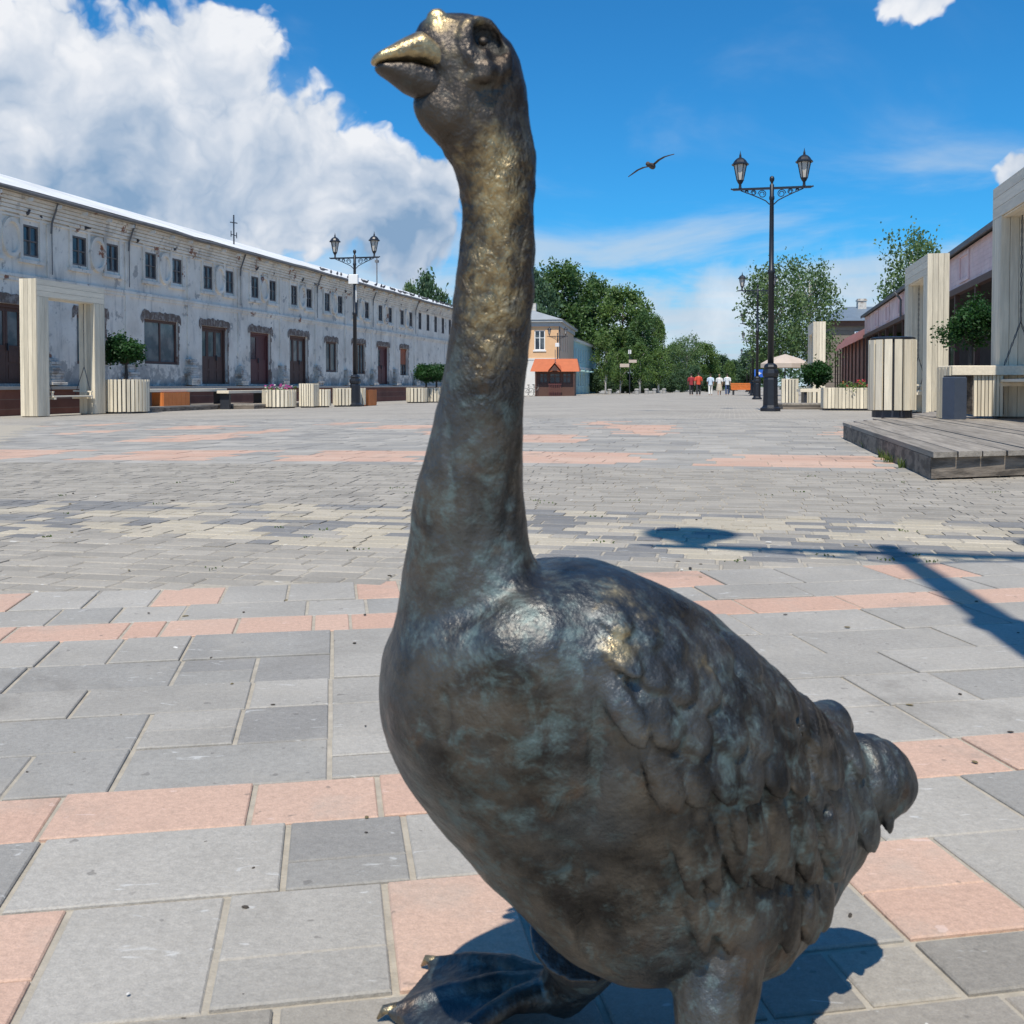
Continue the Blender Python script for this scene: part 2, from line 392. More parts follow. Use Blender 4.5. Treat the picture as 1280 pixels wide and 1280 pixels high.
# breaks measured at the middle of each course; colours: g grey, d dark grey, k pink ; '/' = slab split across its depth
rows = {
 11: ([53, 272, 487, 655, 860, 1068, 1228], 'kggkggk', {0: .62, 2: .62, 3: 1, 6: .55}),
 10: ([28, 357, 510, 700, 905, 1060, 1245], 'dgdgggg', {2: .62}),
 9:  ([-110, 63, 315, 474, 640, 850, 1010, 1232], 'kkkkkkkk', {}),
 8:  ([-60, 22, 152, 412, 560, 700, 900, 1150], 'ddddgggg', {4: .5}),
 7:  ([-160, -30, 179, 299, 413, 520, 690, 880, 1080], 'ggdgdgggg', {3: .55}),
 6:  ([-40, 99.5, 313, 413, 500, 640, 900, 1120], 'gggggggg', {}),
 5:  ([-110, 20, 221, 319, 415, 520, 690, 860, 1010, 1190], 'gddddggggg', {3: .5}),
 4:  ([-30, 61, 146, 234, 415, 500, 640, 780, 930, 1100, 1230], 'ggggdgggggg', {}),
 3:  ([-90, 10, 157, 204, 296, 392, 438, 520, 640, 780, 930, 1060, 1180], 'k' * 14, {}),
 2:  ([-70, 68, 147, 230, 384, 458, 540, 660, 760, 880, 1000, 1150], 'ggdgggdggggg', {}),
 1:  ([-60, 25, 115, 195, 279, 360, 445, 500, 600, 720, 800, 890, 985, 1100, 1200], 'gkggkggkgggkggkg', {}),
}
pmin, pmax = -3.0, 4.6
for ri, (br, cols, splits) in rows.items():
    q0, q1 = qs[ri + 1], qs[ri]
    ymid = (ys[ri] + ys[ri + 1]) / 2
    ps = []
    for bx in br:
        # follow the course across the picture: same q, the column fixes p
        d = ray(bx, ymid); qm = (q0 + q1) / 2
        # intersect column plane with the course centre line
        k = d.x / d.y
        # point (x, y=x/k): p*rA + qm*fA  ->  x = p rA.x + qm fA.x ; y = p rA.y + qm fA.y ; x = k y
        p = (k * qm * fA.y - qm * fA.x) / (rA.x - k * rA.y); ps.append(p)
    while ps[0] > pmin * (q1 / qs[1]) - .3: ps.insert(0, ps[0] - random.choice([.2, .3, .4])); cols = random.choice('ggd' if 'k' not in cols or ri not in (9, 3) else 'k') + cols; splits = {k2 + 1: v for k2, v in splits.items()}
    lim = .52 * q1 + 1.5
    while ps[-1] < lim: ps.append(ps[-1] + random.choice([.2, .3, .4, .4])); cols += 'k' if ri in (9, 3) else random.choice('gggd' if ri not in (1,) else 'gggk')
    for i in range(len(ps) - 1):
        c = (cols + 'g' * 40)[i + 1]; mt = {'g': slab_grey, 'd': slab_dark, 'k': slab_pink}[c]
        sp = splits.get(i + 1)
        if sp and sp < 1:
            qm = q1 + (q0 - q1) * sp
            put_slab(ps[i], ps[i + 1], qm, q1, mt); put_slab(ps[i], ps[i + 1], q0, qm, mt)
        else: put_slab(ps[i], ps[i + 1], q0, q1, mt)
# course of small brown pavers nearest the camera, below the goose
q = qs[-1]; small = MB(); tones = []
while q > .15:
    q -= .105; p = -1.2 + random.uniform(0, .2)
    while p < 1.4:
        w = random.choice([.105, .16, .21]); put_slab(p, p + w, q, q + .1, random.choice([pav_brown, pav_brown, pav_grey]), .004); p += w
    if slab_count[0] > 296: break

# zone B/C: street-aligned small pavers, a cream and charcoal band, then slabs with pink dashes
A_far = [pq(250, 732)[1]]
qB = qs[1]
def in_A(x, y): return (x * fA.x + y * fA.y) < qB + .004
def add_paver(lst, u0, u1, s0, s1, mat): lst.append((u0, u1, s0, s1, mat))
pav = []
bandA = us(*gp(640, 690).xy)[1], us(*gp(640, 637).xy)[1]                 # cream/charcoal band in s
sC0 = us(*gp(640, 582).xy)[1]; sC1 = us(*gp(640, 523).xy)[1]
s_ = 2.0; row = 0
def camo(u, s):
    n = mnoise.noise(Vector((u * 3.0, s * 5.0, 4.2))) + .55 * mnoise.noise(Vector((u * 6.5, s * 9.5, 1.2)))
    return n
while s_ < sC0:
    u = -.52 * s_ * 1.25 - 1.2 - (row % 2) * .1
    wid = .2
    while u < max(.34 * s_ + 1.6, 5.0):
        w = random.choice([.2, .2, .1, .15]); uc, sc = u + w / 2, s_ + .05
        x, y = xy(uc, sc)
        if not in_A(x, y) and (x / max(y, .1)) > -.66:
            mt = pav_grey
            if bandA[0] + .08 * math.sin(uc * 2) < sc < bandA[1]:
                n = camo(uc, sc); mt = pav_cream if n > .04 else pav_dark if n < -.12 else pav_grey
                if random.random() < .08: mt = random.choice([pav_cream, pav_dark])
            pav.append((u, u + w, s_, s_ + .1, mt))
        u += w
    s_ += .1; row += 1
s_ = sC0; row = 0
pinkrows = {}
while s_ < sC1:
    h = random.choice([.2, .2, .3]); u = -.52 * s_ * 1.25 - 1.5 - random.uniform(0, .4)
    while u < max(.34 * s_ + 2.5, 5.0):
        w = random.choice([.3, .4, .4, .6]); uc, sc = u + w / 2, s_ + h / 2
        # pink rectangles laid out on a coarse grid, in stepped rows
        t = (sc - sC0) / (sC1 - sC0); band = int(t * 7)
        ph = (uc + band * 1.35) % (2.7 + .9 * (band % 3)); isp = (band % 2 == 0 and ph < 1.05) or (band % 2 == 1 and ph < .45 and band > 1)
        if band == 0: isp = (uc % 1.9) < 1.25 and sc - sC0 > .3
        mt = slab_pink if isp and t < .86 else random.choice([slab_grey, slab_grey, slab_dark])
        pav.append((u, u + w, s_, s_ + h, mt)); u += w
    s_ += h; row += 1
# the pavers that show largest are single objects, the rest one joined field
def showsize(t):
    u0, u1, s0, s1, _ = t; x, y = xy((u0 + u1) / 2, (s0 + s1) / 2)
    if y < .5 or abs(x / y) > .51: return 0
    return (u1 - u0) * (s1 - s0) / y ** 3
pav.sort(key=showsize, reverse=True)
singles = [t for t in pav if t[4] in (pav_grey, pav_cream, pav_dark)][:300]
sset = set(map(id, singles)); rest = [t for t in pav if id(t) not in sset]
pc = {}
for u0, u1, s0, s1, mt in singles:
    key = (round(u1 - u0, 3), mt.name)
    if key not in pc: pc[key] = MB().bbox(-(u1 - u0) / 2 + .004, (u1 - u0) / 2 - .004, -.046, .046, -.03, 0, .004).mesh('paver', mt)
    x, y = xy((u0 + u1) / 2, (s0 + s1) / 2)
    o = inst('paver', pc[key], ground, (x, y, gz(x, y) + random.uniform(-.0025, .001)))
    o.rotation_euler = (random.uniform(-.008, .008), random.uniform(-.008, .008), -BETA + random.uniform(-.006, .006))
pm_list = [pav_grey, pav_cream, pav_dark, slab_grey, slab_dark, slab_pink]
fb = MB(); tone = []
for u0, u1, s0, s1, mt in rest:
    j = .004; c = []
    dz = random.uniform(-.002, .001); tn = random.random()
    for (uu, ss, z) in [(u0 + j, s0 + j, 0), (u1 - j, s0 + j, 0), (u1 - j, s1 - j, 0), (u0 + j, s1 - j, 0)]:
        x, y = xy(uu, ss); c.append((x, y, gz(x, y) + dz))
    vs = [(x, y, z - .02) for x, y, z in c] + c
    fb.add(vs, [(4, 5, 6, 7), (0, 1, 5, 4), (1, 2, 6, 5), (2, 3, 7, 6), (3, 0, 4, 7)], pm_list.index(mt)); tone += [tn] * 8
me = fb.mesh('paver_field', pm_list)
at = me.attributes.new('tone', 'FLOAT', 'POINT'); at.data.foreach_set('value', tone)
tag(inst('paver_field', me, ground), kind='stuff')

# ------------------------------------------------------------------ generic makers
def remesh(mb, voxel, smooth_it=3, name='body', mats=None):
    me = mb.mesh(name + '_raw', []); o = bpy.data.objects.new(name + '_raw', me); COL.objects.link(o)
    md = o.modifiers.new('r', 'REMESH'); md.mode = 'VOXEL'; md.voxel_size = voxel; md.adaptivity = 0
    if smooth_it:
        sm = o.modifiers.new('s', 'SMOOTH'); sm.factor = .5; sm.iterations = smooth_it
    dg = bpy.context.evaluated_depsgraph_get(); ev = o.evaluated_get(dg)
    out = bpy.data.meshes.new_from_object(ev); out.name = name
    bpy.data.objects.remove(o); bpy.data.meshes.remove(me)
    out.materials.clear()
    for m in (mats or []): out.materials.append(m)
    out.polygons.foreach_set('use_smooth', [True] * len(out.polygons))
    return out

def leaf_cloud(clumps, n_per, leaf, spread=1.0, flat=0.0, droop=0.0, seed=0):
    # clumps: (x,y,z,r).  Leaves are small folded quads through each clump's volume
    g = np.random.default_rng(seed); P = []; 
    for (x, y, z, r) in clumps:
        n = max(6, int(n_per * (r ** 2)))
        d = g.normal(size=(n, 3)); d /= np.linalg.norm(d, axis=1)[:, None]
        rad = r * (g.random(n) ** .45)[:, None] * (1 + .25 * g.normal(size=(n, 1)))
        q = d * rad; q[:, 2] *= (1 - flat); q[:, 2] -= droop * (g.random(n) ** 2) * r
        P.append(q + np.array([x, y, z]))
    P = np.concatenate(P); n = len(P)
    a = g.normal(size=(n, 3)); a[:, 2] *= .6; a /= np.linalg.norm(a, axis=1)[:, None]
    b = g.normal(size=(n, 3)); b -= (b * a).sum(1)[:, None] * a; b /= np.linalg.norm(b, axis=1)[:, None]
    L = leaf * g.uniform(.6, 1.35, (n, 1)); Wd = L * .62
    c = np.cross(a, b) * L * .18
    V4 = np.stack([P - a * L * .5, P + b * Wd * .5 + c, P + a * L * .5, P - b * Wd * .5 + c], 1).reshape(-1, 3)
    me = bpy.data.meshes.new('crown'); me.vertices.add(n * 4); me.vertices.foreach_set('co', V4.astype(np.float32).ravel())
    me.loops.add(n * 4); me.loops.foreach_set('vertex_index', np.arange(n * 4, dtype=np.int32))
    me.polygons.add(n); me.polygons.foreach_set('loop_start', np.arange(0, n * 4, 4, dtype=np.int32)); me.polygons.foreach_set('loop_total', np.full(n, 4, np.int32))
    me.update(calc_edges=True); return me

def tree_meshes(h, rx, crown_lo, nclump, n_per, leaf, seed, lm, bk, shape='oval', droop=0.0, trunk_r=.16):
    g = random.Random(seed); cl = []; zc = (h + crown_lo) / 2; rz = (h - crown_lo) / 2
    for i in range(nclump):
        t = g.random() * 2 - 1; ang = g.random() * 2 * math.pi
        env = math.sqrt(max(0.02, 1 - t * t)) if shape == 'oval' else (max(.12, 1 - ((t + 1) / 2) ** 1.4) if shape == 'cone' else max(.25, math.sqrt(max(.02, 1 - abs(t) ** 3))))
        rr = rx * env * (g.random() ** .4) * g.uniform(.72, 1.12)
        cr = rx * g.uniform(.2, .38)
        cl.append((rr * math.cos(ang), rr * math.sin(ang), zc + t * rz * g.uniform(.9, 1.02), cr))
    crown = leaf_cloud(cl, n_per, leaf, droop=droop, seed=seed); crown.materials.append(lm)
    b = MB(); pts = [(0, 0, -.1), (g.uniform(-.05, .05), .03, h * .18), (g.uniform(-.1, .1), g.uniform(-.1, .1), h * .45), (g.uniform(-.2, .2), g.uniform(-.2, .2), h * .86)]
    b.tube(pts, [trunk_r * 1.25, trunk_r, trunk_r * .7, trunk_r * .15], 8)
    for (x, y, z, r) in cl[:min(14, nclump)]:
        z0 = max(crown_lo * .75, z - .35 * h * .6 - .2); b.tube([(pts[2][0] * .5, 0, z0), (x * .5, y * .5, (z0 + z) / 2 + .1), (x, y, z)], [trunk_r * .42, trunk_r * .28, .015], 5)
    return b.mesh('trunk', bk, True), crown
def place_tree(name, label, loc, meshes, rz=0, sc=1, group=None):
    t = thing(name, label, 'tree', loc, rz, group); t.scale = (sc, sc, sc) if not isinstance(sc, tuple) else sc
    inst('trunk', meshes[0], t); inst('crown', meshes[1], t); return t

# ------------------------------------------------------------------ bronze goose
def bronze_material():
    m = bpy.data.materials.new('bronze'); m.use_nodes = True; t = NT(m.node_tree); p = m.node_tree.nodes['Principled BSDF']
    tcn = t.n('ShaderNodeTexCoord'); v = tcn.outputs['Object']
    w = t.n('ShaderNodeAttribute'); w.attribute_name = 'wear'; cav = t.n('ShaderNodeAttribute'); cav.attribute_name = 'cavity'
    cr = t.n('ShaderNodeAttribute'); cr.attribute_name = 'crust'
    n1 = t.noise(v, 16, 7, .62); n2 = t.noise(v, 55, 6, .65); n3 = t.noise(v, 7, 4, .55)
    c = t.mix(t.smooth(n1, .35, .65), (.036, .033, .031), (.150, .135, .115))
    c = t.mix(t.math('MULTIPLY', t.smooth(n3, .42, .60), .55), c, (.115, .132, .145))         # blue-grey sky sheen painted into the bronze colour
    vgn = t.math('ADD', t.math('MULTIPLY', t.noise(v, 38, 8, .75, .5), .75), t.math('MULTIPLY', t.noise(v, 9, 3, .5), .25))
    vg = t.math('MULTIPLY', t.smooth(t.math('ADD', vgn, t.math('MULTIPLY', cav.outputs['Fac'], .16)), .53, .70), .7)
    c = t.mix(vg, c, (.145, .215, .215))                                                       # verdigris
    rd = t.math('MULTIPLY', t.smooth(t.noise(v, 19, 6, .65, .6), .56, .72), .5); c = t.mix(rd, c, (.155, .092, .052))
    sz = t.n('ShaderNodeSeparateXYZ'); t.link(v, sz.inputs[0]); c = t.mix(t.math('MULTIPLY', t.smooth(sz.outputs[2], .56, .70), .62), c, (.060, .040, .026))       # browner, thicker patina up the neck and head
    n4 = t.noise(v, 130, 5, .7)
    wr = t.smooth(t.math('ADD', w.outputs['Fac'], t.math('MULTIPLY', t.math('SUBTRACT', t.math('ADD', t.math('MULTIPLY', n2, .5), t.math('MULTIPLY', n4, .5)), .5), 1.5)), .30, .85)
    wr = t.math('MULTIPLY', wr, t.smooth(cav.outputs['Fac'], .55, .28))
    c = t.mix(wr, c, (.52, .40, .215))
    c = t.mix(t.math('MULTIPLY', t.smooth(cav.outputs['Fac'], .42, .85), .75), c, (.026, .025, .025))   # darker tone mixed into the hollows
    t.link(c, p.inputs['Base Color'])
    t.link(t.math('SUBTRACT', .86, t.math('MULTIPLY', vg, .45)), p.inputs['Metallic'])
    ro = t.math('ADD', t.smooth(n2, .3, .7, .34, .56, 'LINEAR'), t.math('MULTIPLY', vg, .2)); ro = t.math('SUBTRACT', ro, t.math('MULTIPLY', wr, .12))
    t.link(ro, p.inputs['Roughness'])
    b = t.n('ShaderNodeBump'); b.inputs['Strength'].default_value = .6; b.inputs['Distance'].default_value = .005
    rdg = t.math('MULTIPLY', t.math('ABSOLUTE', t.math('SUBTRACT', t.noise(t.vmath('MULTIPLY', v, (1, 1, .55)), 95, 4, .6, .4), .5)), t.smooth(cr.outputs['Fac'], .05, .6, 0.0, -3.0))
    hsum = t.math('ADD', t.math('MULTIPLY', t.noise(v, 75, 5, .62), .8), t.math('MULTIPLY', t.noise(v, 260, 3, .6), .25))
    hsum = t.math('ADD', hsum, rdg); t.link(hsum, b.inputs['Height']); t.link(b.outputs[0], p.inputs['Normal'])
    return m
bronze = bronze_material()
YAW = R(24); ga = Vector((math.cos(YAW), math.sin(YAW))); gb = Vector((-math.sin(YAW), math.cos(YAW)))   # a: towards the tail, b: goose's right side (away)
BP = Vector((0.10, 0.865))                      # a point of the body's mid line in plan
def proj(P):
    zr = P[2] - CAM_H; zc_ = P[1] * math.cos(PITCH) - zr * math.sin(PITCH); yc = P[1] * math.sin(PITCH) + zr * math.cos(PITCH)
    return CX + F * P[0] / zc_, CY - F * yc / zc_
def rowz(Y, py):
    v = (CY - py) / F
    return CAM_H + Y * (v * math.cos(PITCH) - math.sin(PITCH)) / (math.cos(PITCH) + v * math.sin(PITCH))
def slice_ring(py, xl, xr, P0, Wl, taper=0.0, n=36, sq=1.0):
    t0, t1 = -.1, .1
    def ring(t0, t1):
        out = []
        for j in range(n):
            ph = 2 * math.pi * j / n; c, s_ = math.cos(ph), math.sin(ph)
            c = math.copysign(abs(c) ** sq, c); s_ = math.copysign(abs(s_) ** sq, s_)
            t = (t0 + t1) / 2 + c * (t1 - t0) / 2
            w = Wl * s_ * (1 - taper * max(0, (t - t0) / (t1 - t0) - .35) / .65 if taper else 1)
            q = P0 + ga * t + gb * w
            out.append(Vector((q.x, q.y, rowz(q.y, py))))
        return out
    for _ in range(25):
        r = ring(t0, t1); xs = [proj(p)[0] for p in r]
        t0 += (xl - min(xs)) / F * P0.y / ga.x * .8; t1 += (xr - max(xs)) / F * P0.y / ga.x * .8
        if t1 < t0 + .004: t1 = t0 + .004
    return ring(t0, t1)
def lerp_rows(rows, y):
    for a, b in zip(rows, rows[1:]):
        if a[0] <= y <= b[0]:
            k = (y - a[0]) / (b[0] - a[0]); return [a[i] + (b[i] - a[i]) * k for i in range(len(a))]
# head and neck: row, left, right, distance, width ratio
neck = [(13, 550, 588, .685, .55), (17, 535, 600, .685, .60), (22, 527, 612, .685, .62), (31, 519, 624, .685, .62), (45, 513, 638, .685, .62), (60, 518, 648, .685, .62), (82, 528, 655, .685, .63),
        (100, 525, 659, .685, .64), (120, 514, 662, .687, .62), (135, 512, 664, .688, .62), (150, 517, 666, .69, .65), (170, 533, 668.5, .693, .72), (187, 552, 669.5, .696, .82),
        (205, 565, 670, .70, .90), (225, 571, 670.5, .703, .95), (250, 576, 671, .706, .98), (287, 575, 670.5, .712, 1), (320, 573, 670, .717, 1), (359, 569, 668.5, .722, 1),
        (425, 561, 664, .732, 1), (477, 551, 659.5, .741, 1), (517, 543, 657, .748, 1), (566, 531.6, 655.6, .757, 1), (609, 518, 655.6, .766, 1.0), (648, 512, 658, .774, 1.02),
        (688, 506, 664, .784, 1.05), (740, 499.5, 690, .80, 1.1), (790, 490, 705, .812, 1.05), (840, 492, 700, .82, .95), (880, 520, 680, .825, .8)]
nb = MB(); rr = []
yy = 13.0
while yy <= 880:
    y, xl, xr, zc_, k = lerp_rows(neck, yy); xc = (xl + xr) / 2
    rr.append(slice_ring(y, xl, xr, Vector(((xc - CX) / F * zc_, zc_)), (xr - xl) / 2 / F * zc_ * k, n=28, sq=.82 if yy < 130 else 1.0)); yy += 7 if yy < 210 else 14
gbm = MB(); gbm.rings(rr)
body = [(697, 668, 735, .030, 0), (704, 645, 762, .055, 0), (718, 608, 800, .082, 0), (738, 560, 842, .100, .1), (760, 525, 882, .113, .2), (790, 486, 920, .124, .3), (820, 477, 953, .132, .38),
        (850, 474, 982, .137, .45), (870, 473, 1003, .139, .5), (886, 473, 1025, .140, .55), (903, 475, 1048, .140, .6), (920, 478, 1066, .139, .64), (949, 490, 1083, .137, .66), (983, 509, 1097, .133, .66),
        (1017, 534, 1104, .127, .66), (1049, 559, 1096, .120, .62), (1080, 587, 1078, .110, .55), (1095, 600, 1064, .104, .5), (1128, 635, 1050, .092, .4), (1150, 655, 1034, .083, .3), (1177, 682, 1014, .070, .2),
        (1204, 714, 996, .055, .1), (1225, 752, 962, .038, 0), (1238, 795, 915, .02, 0)]
rr = []; yy = 697.0
while yy <= 1238:
    y, xl, xr, Wl, tp = lerp_rows(body, yy); lowk = max(0, (y - 1080) / 160)
    rr.append(slice_ring(y, xl, xr, BP - gb * .035 * lowk, Wl, tp, n=44, sq=.92)); yy += 11 if 720 < yy < 1200 else 6
gbm.rings(rr)
base_mesh = remesh(gbm, .005, 16, 'goose_base')
gbm = MB().add([v.co for v in base_mesh.vertices], [tuple(p.vertices) for p in base_mesh.polygons])
def bvh_of(me):
    return BVHTree.FromPolygons([v.co.copy() for v in me.vertices], [tuple(p.vertices) for p in me.polygons])
bv = bvh_of(base_mesh); CAMP = Vector((0, 0, CAM_H))
def hit(px, py):
    d = ray(px, py).normalized(); loc, nrm, i, dist = bv.ray_cast(CAMP, d); return (loc, nrm) if loc else (None, None)
def mirror(P):                                   # across the goose's mid plane
    q = Vector((P.x, P.y)) - BP; d = q.dot(gb); return Vector((P.x - 2 * d * gb.x, P.y - 2 * d * gb.y, P.z))
def mirvec(v): d = v.x * gb.x + v.y * gb.y; return Vector((v.x - 2 * d * gb.x, v.y - 2 * d * gb.y, v.z))
def lobe(mb, P, Q, nrm, w, th, lift=.0, both=True):
    L = (Q - P); ln = L.length
    if ln < 1e-4: return
    d = L / ln; rings = []
    for i in range(13):
        t = i / 12
        env = math.sqrt(max(.03, 1 - ((.58 - t) / .72) ** 2)) if t < .58 else math.sqrt(max(.012, 1 - ((t - .58) / .42) ** 2.4))
        c = P + d * (ln * t); q, qn, _, dist = bv.find_nearest(c); up = nrm
        if q is not None and dist < .03: c = q; up = (qn + nrm * .5).normalized()
        s_ = d.cross(up).normalized(); hi = th * (.45 + .55 * t) * max(.3, env)
        c = c + up * (lift * t - th * .30)
        rings.append([c + s_ * (env * w) * math.cos(2 * math.pi * j / 12) + up * hi * math.sin(2 * math.pi * j / 12) for j in range(12)])
    mb.rings(rings)
    if both: mb.rings([[mirror(p) for p in reversed(r)] for r in rings])
def feather(x0, y0, x1, y1, wpx, th=.009, lift=.004):
    P, n1 = hit(x0, y0); Q, n2 = hit(x1, y1)
    if P is None: return
    if Q is None:                                # tip reaches past the silhouette: keep the base's distance
        Q = at_depth(x1, y1, P.y + (x1 - x0) / F * P.y * .45); n2 = n1
    lobe(gbm, P, Q, (n1 + n2).normalized(), wpx / F * P.y * 1.12, th * .62, lift * 1.15)
# plumage: overlapping feathers in rows, each row's tips standing over the next row's roots
rs = random.Random(3)
def frow(pa, pb, n, da, db, w, th, lift, j=4):
    for i in range(n):
        t = i / (n - 1); x = pa[0] + (pb[0] - pa[0]) * t + rs.uniform(-j, j); y = pa[1] + (pb[1] - pa[1]) * t + rs.uniform(-j, j) + 10 * math.sin(t * 3.1)
        feather(x, y, x + da[0] + (db[0] - da[0]) * t, y + da[1] + (db[1] - da[1]) * t, w * rs.uniform(.88, 1.12) * (.68 + .32 * min(1, t * 3)), th * (.7 + .3 * min(1, t * 3)), lift * rs.uniform(.85, 1.2))
frow((865, 1085), (1030, 1090), 7, (14, 100), (2, 78), 19, .008, .007)
frow((845, 1000), (1068, 985), 9, (16, 112), (34, 88), 19, .009, .008)
frow((905, 940), (1072, 925), 8, (14, 125), (44, 118), 15, .009, .009)
frow((800, 905), (1030, 890), 8, (34, 92), (40, 84), 25, .010, .011)
frow((755, 845), (985, 868), 7, (44, 78), (42, 70), 27, .010, .010)
frow((745, 790), (950, 838), 7, (46, 62), (40, 58), 26, .009, .008)
frow((740, 745), (900, 792), 6, (46, 48), (40, 52), 25, .008, .006)
# tail: upturned round lobe and the feathers beneath it
tq = []
for (x0, y0, x1, y1, wpx, hpx, dl) in [(1005, 893, 1061, 903, 28, 21, -.02)]:
    P = at_depth(x0, y0, .97 + dl - .03); Q = at_depth(x1, y1, .985 + dl); d = (Q - P); rings = []
    for i in range(11):
        t = i / 10; env = math.sqrt(max(.004, 1 - max(0, (t - .62) / .38) ** 2)) * (.72 + .28 * min(1, t / .5)); c = P + d * t
        rings.append([c + Vector((gb.x, gb.y, 0)) * (wpx / F * env * math.cos(a)) + Vector((0, 0, 1)) * (hpx / F * env * math.sin(a)) for a in [2 * math.pi * j / 14 for j in range(14)]])
    gbm.rings(rings)
TC = at_depth(1101, 969, .975); TA = Vector((ga.x, ga.y, 0)); gbm.ell(TC - TA * .014, (TA * (68 / F * .975), Vector((gb.x, gb.y, 0)) * .034, Vector((-ga.x * .010, 0, 53 / F * .975))), 18, 14)
# round curl on the wing, shoulder lumps, cheek, forehead knob
def lump(px, py, rpx, th=.5, both=True):
    P, n = hit(px, py)
    if P is None: return
    r = rpx / F * P.y; a = n.orthogonal().normalized(); b = n.cross(a)
    gbm.ell(P, (a * r, b * r, n * r * th), 12, 8)
    if both: gbm.ell(mirror(P), (mirvec(a) * r, mirvec(b) * r, mirvec(n) * r * th), 12, 8)
lump(936, 878, 15, .5); lump(545, 22, 13, .8, False); lump(612, 148, 16, .2, False); 
# eyelid rim modelled into the head on both sides
def head_side(v, sgn):
    if sgn == 1: return v
    q = Vector((v.x, v.y)) - HP; d = q.dot(gb); return Vector((v.x - 2 * d * gb.x, v.y - 2 * d * gb.y, v.z))
HP = Vector(((585 - CX) / F * .685, .685))
for sgn in (1, -1):
    for (rx, ry, tilt, cx_, cy_, rad) in [(22, 35, R(-28), 607, 63, .0056), (14, 13, 0, 613, 79, .0046)]:
        pts = []
        for j in range(25):
            an = 2 * math.pi * j / 24; x = cx_ + rx * math.cos(an) * math.cos(tilt) - ry * math.sin(an) * math.sin(tilt); y = cy_ + rx * math.cos(an) * math.sin(tilt) + ry * math.sin(an) * math.cos(tilt)
            q, nn = hit(x, y)
            if q: pts.append(head_side(q, sgn))
        gbm.tube(pts, rad, 8, cap=True)
# legs: thigh into shank
def leg(top, ankle, r0, r1):
    mid = top.lerp(ankle, .5) + Vector((ga.x, ga.y, 0)) * .012
    gbm.tube([top, mid, ankle], [r0, (r0 + r1) / 2.1, r1], 14)
near_ank = Vector((.128, .765, .018)); far_ank = Vector((.045, .985, .02))
leg(at_depth(897, 1145, .845), near_ank + Vector((0, 0, .0)), .046, .018)
leg(at_depth(728, 1160, .93), far_ank, .05, .021)
# feet: three toes with web
def foot(ank, ang, L=.15, spread=R(33), zoff=0.0):
    toes = []
    for k in (-1, 0, 1):
        a = ang + k * spread; d = Vector((math.cos(a), math.sin(a), 0)); tip = ank + d * (L if k == 0 else L * .93) + Vector((0, 0, -ank.z + .010 + zoff))
        pts = [ank + Vector((0, 0, .008)), ank.lerp(tip, .35) + Vector((0, 0, .020)), ank.lerp(tip, .7) + Vector((0, 0, .014)), tip]
        gbm.tube(pts, [.019, .0115, .0085, .0055], 10); toes.append(pts)
    for k in (0, 1):                             # web, scalloped between the toe tips
        A, B = toes[k], toes[k + 1]; top = []; bot = []
        grid = []
        for i in range(8):
            t = i / 7; row = []
            for j in range(7):
                s_ = j / 6; tt = t * (1 - .09 * math.sin(math.pi * s_))
                def along(Pp, tt):
                    f = tt * 3; i0 = min(2, int(f)); return Pp[i0].lerp(Pp[i0 + 1], f - i0)
                q = along(A, tt).lerp(along(B, tt), s_) - Vector((0, 0, .004 * math.sin(math.pi * s_)))
                row.append(q)
            grid.append(row)
        rings = [[p + Vector((0, 0, .0045)) for p in row] + [p - Vector((0, 0, .006)) for p in reversed(row)] for row in grid]
        gbm.rings(rings)
heel = math.atan2(-ga.y, -ga.x)
foot(far_ank, math.pi + R(2), .165); foot(near_ank, heel + R(6), .15)
goose_me = remesh(gbm, .0026, 1, 'body', [bronze])
# hand-modelled surface: dents, gouges, eye socket, vertical rolls
nv = len(goose_me.vertices); co = np.empty(nv * 3, np.float32); goose_me.vertices.foreach_get('co', co); co = co.reshape(-1, 3)
no = np.empty(nv * 3, np.float32); goose_me.vertices.foreach_get('normal', no); no = no.reshape(-1, 3)
disp = np.zeros(nv); fine = np.zeros(nv)
for i in range(nv):
    v = Vector(co[i])
    a = mnoise.fractal(v * 24, 1.0, 2.1, 3); b = mnoise.noise(v * 75); c = mnoise.ridged_multi_fractal(Vector((v.x, v.y, v.z * .5)) * 60, 1.0, 2.0, 3, 1.0, 2.0)
    hz = min(1, max(0, (v.z - .60) / .08)) if v.z < .78 else .35
    q = Vector((v.x - BP.x, v.y - BP.y)); tt = q.dot(ga); rear = min(1, max(0, (tt - .0) / .16)) * min(1, max(0, (.44 - v.z) / .06)) * min(1, max(0, (v.z - .06) / .05))
    wx = tt + .012 * mnoise.noise(v * 14); st = 0.0
    if rear > 0: st = mnoise.noise(Vector((wx * 62 - v.z * 16, 0, v.z * 7))) + .5 * mnoise.noise(Vector((wx * 130 - v.z * 30, 3, v.z * 9)))
    disp[i] = a * (.0013 + .0008 * hz) + b * (.0003 + .0006 * hz) + (c - 1.0) * .0013 * hz + st * .0030 * rear
    fine[i] = -.35 * a - .5 * b - .9 * (c - 1.0) * hz - .8 * st * rear
bv = bvh_of(goose_me)
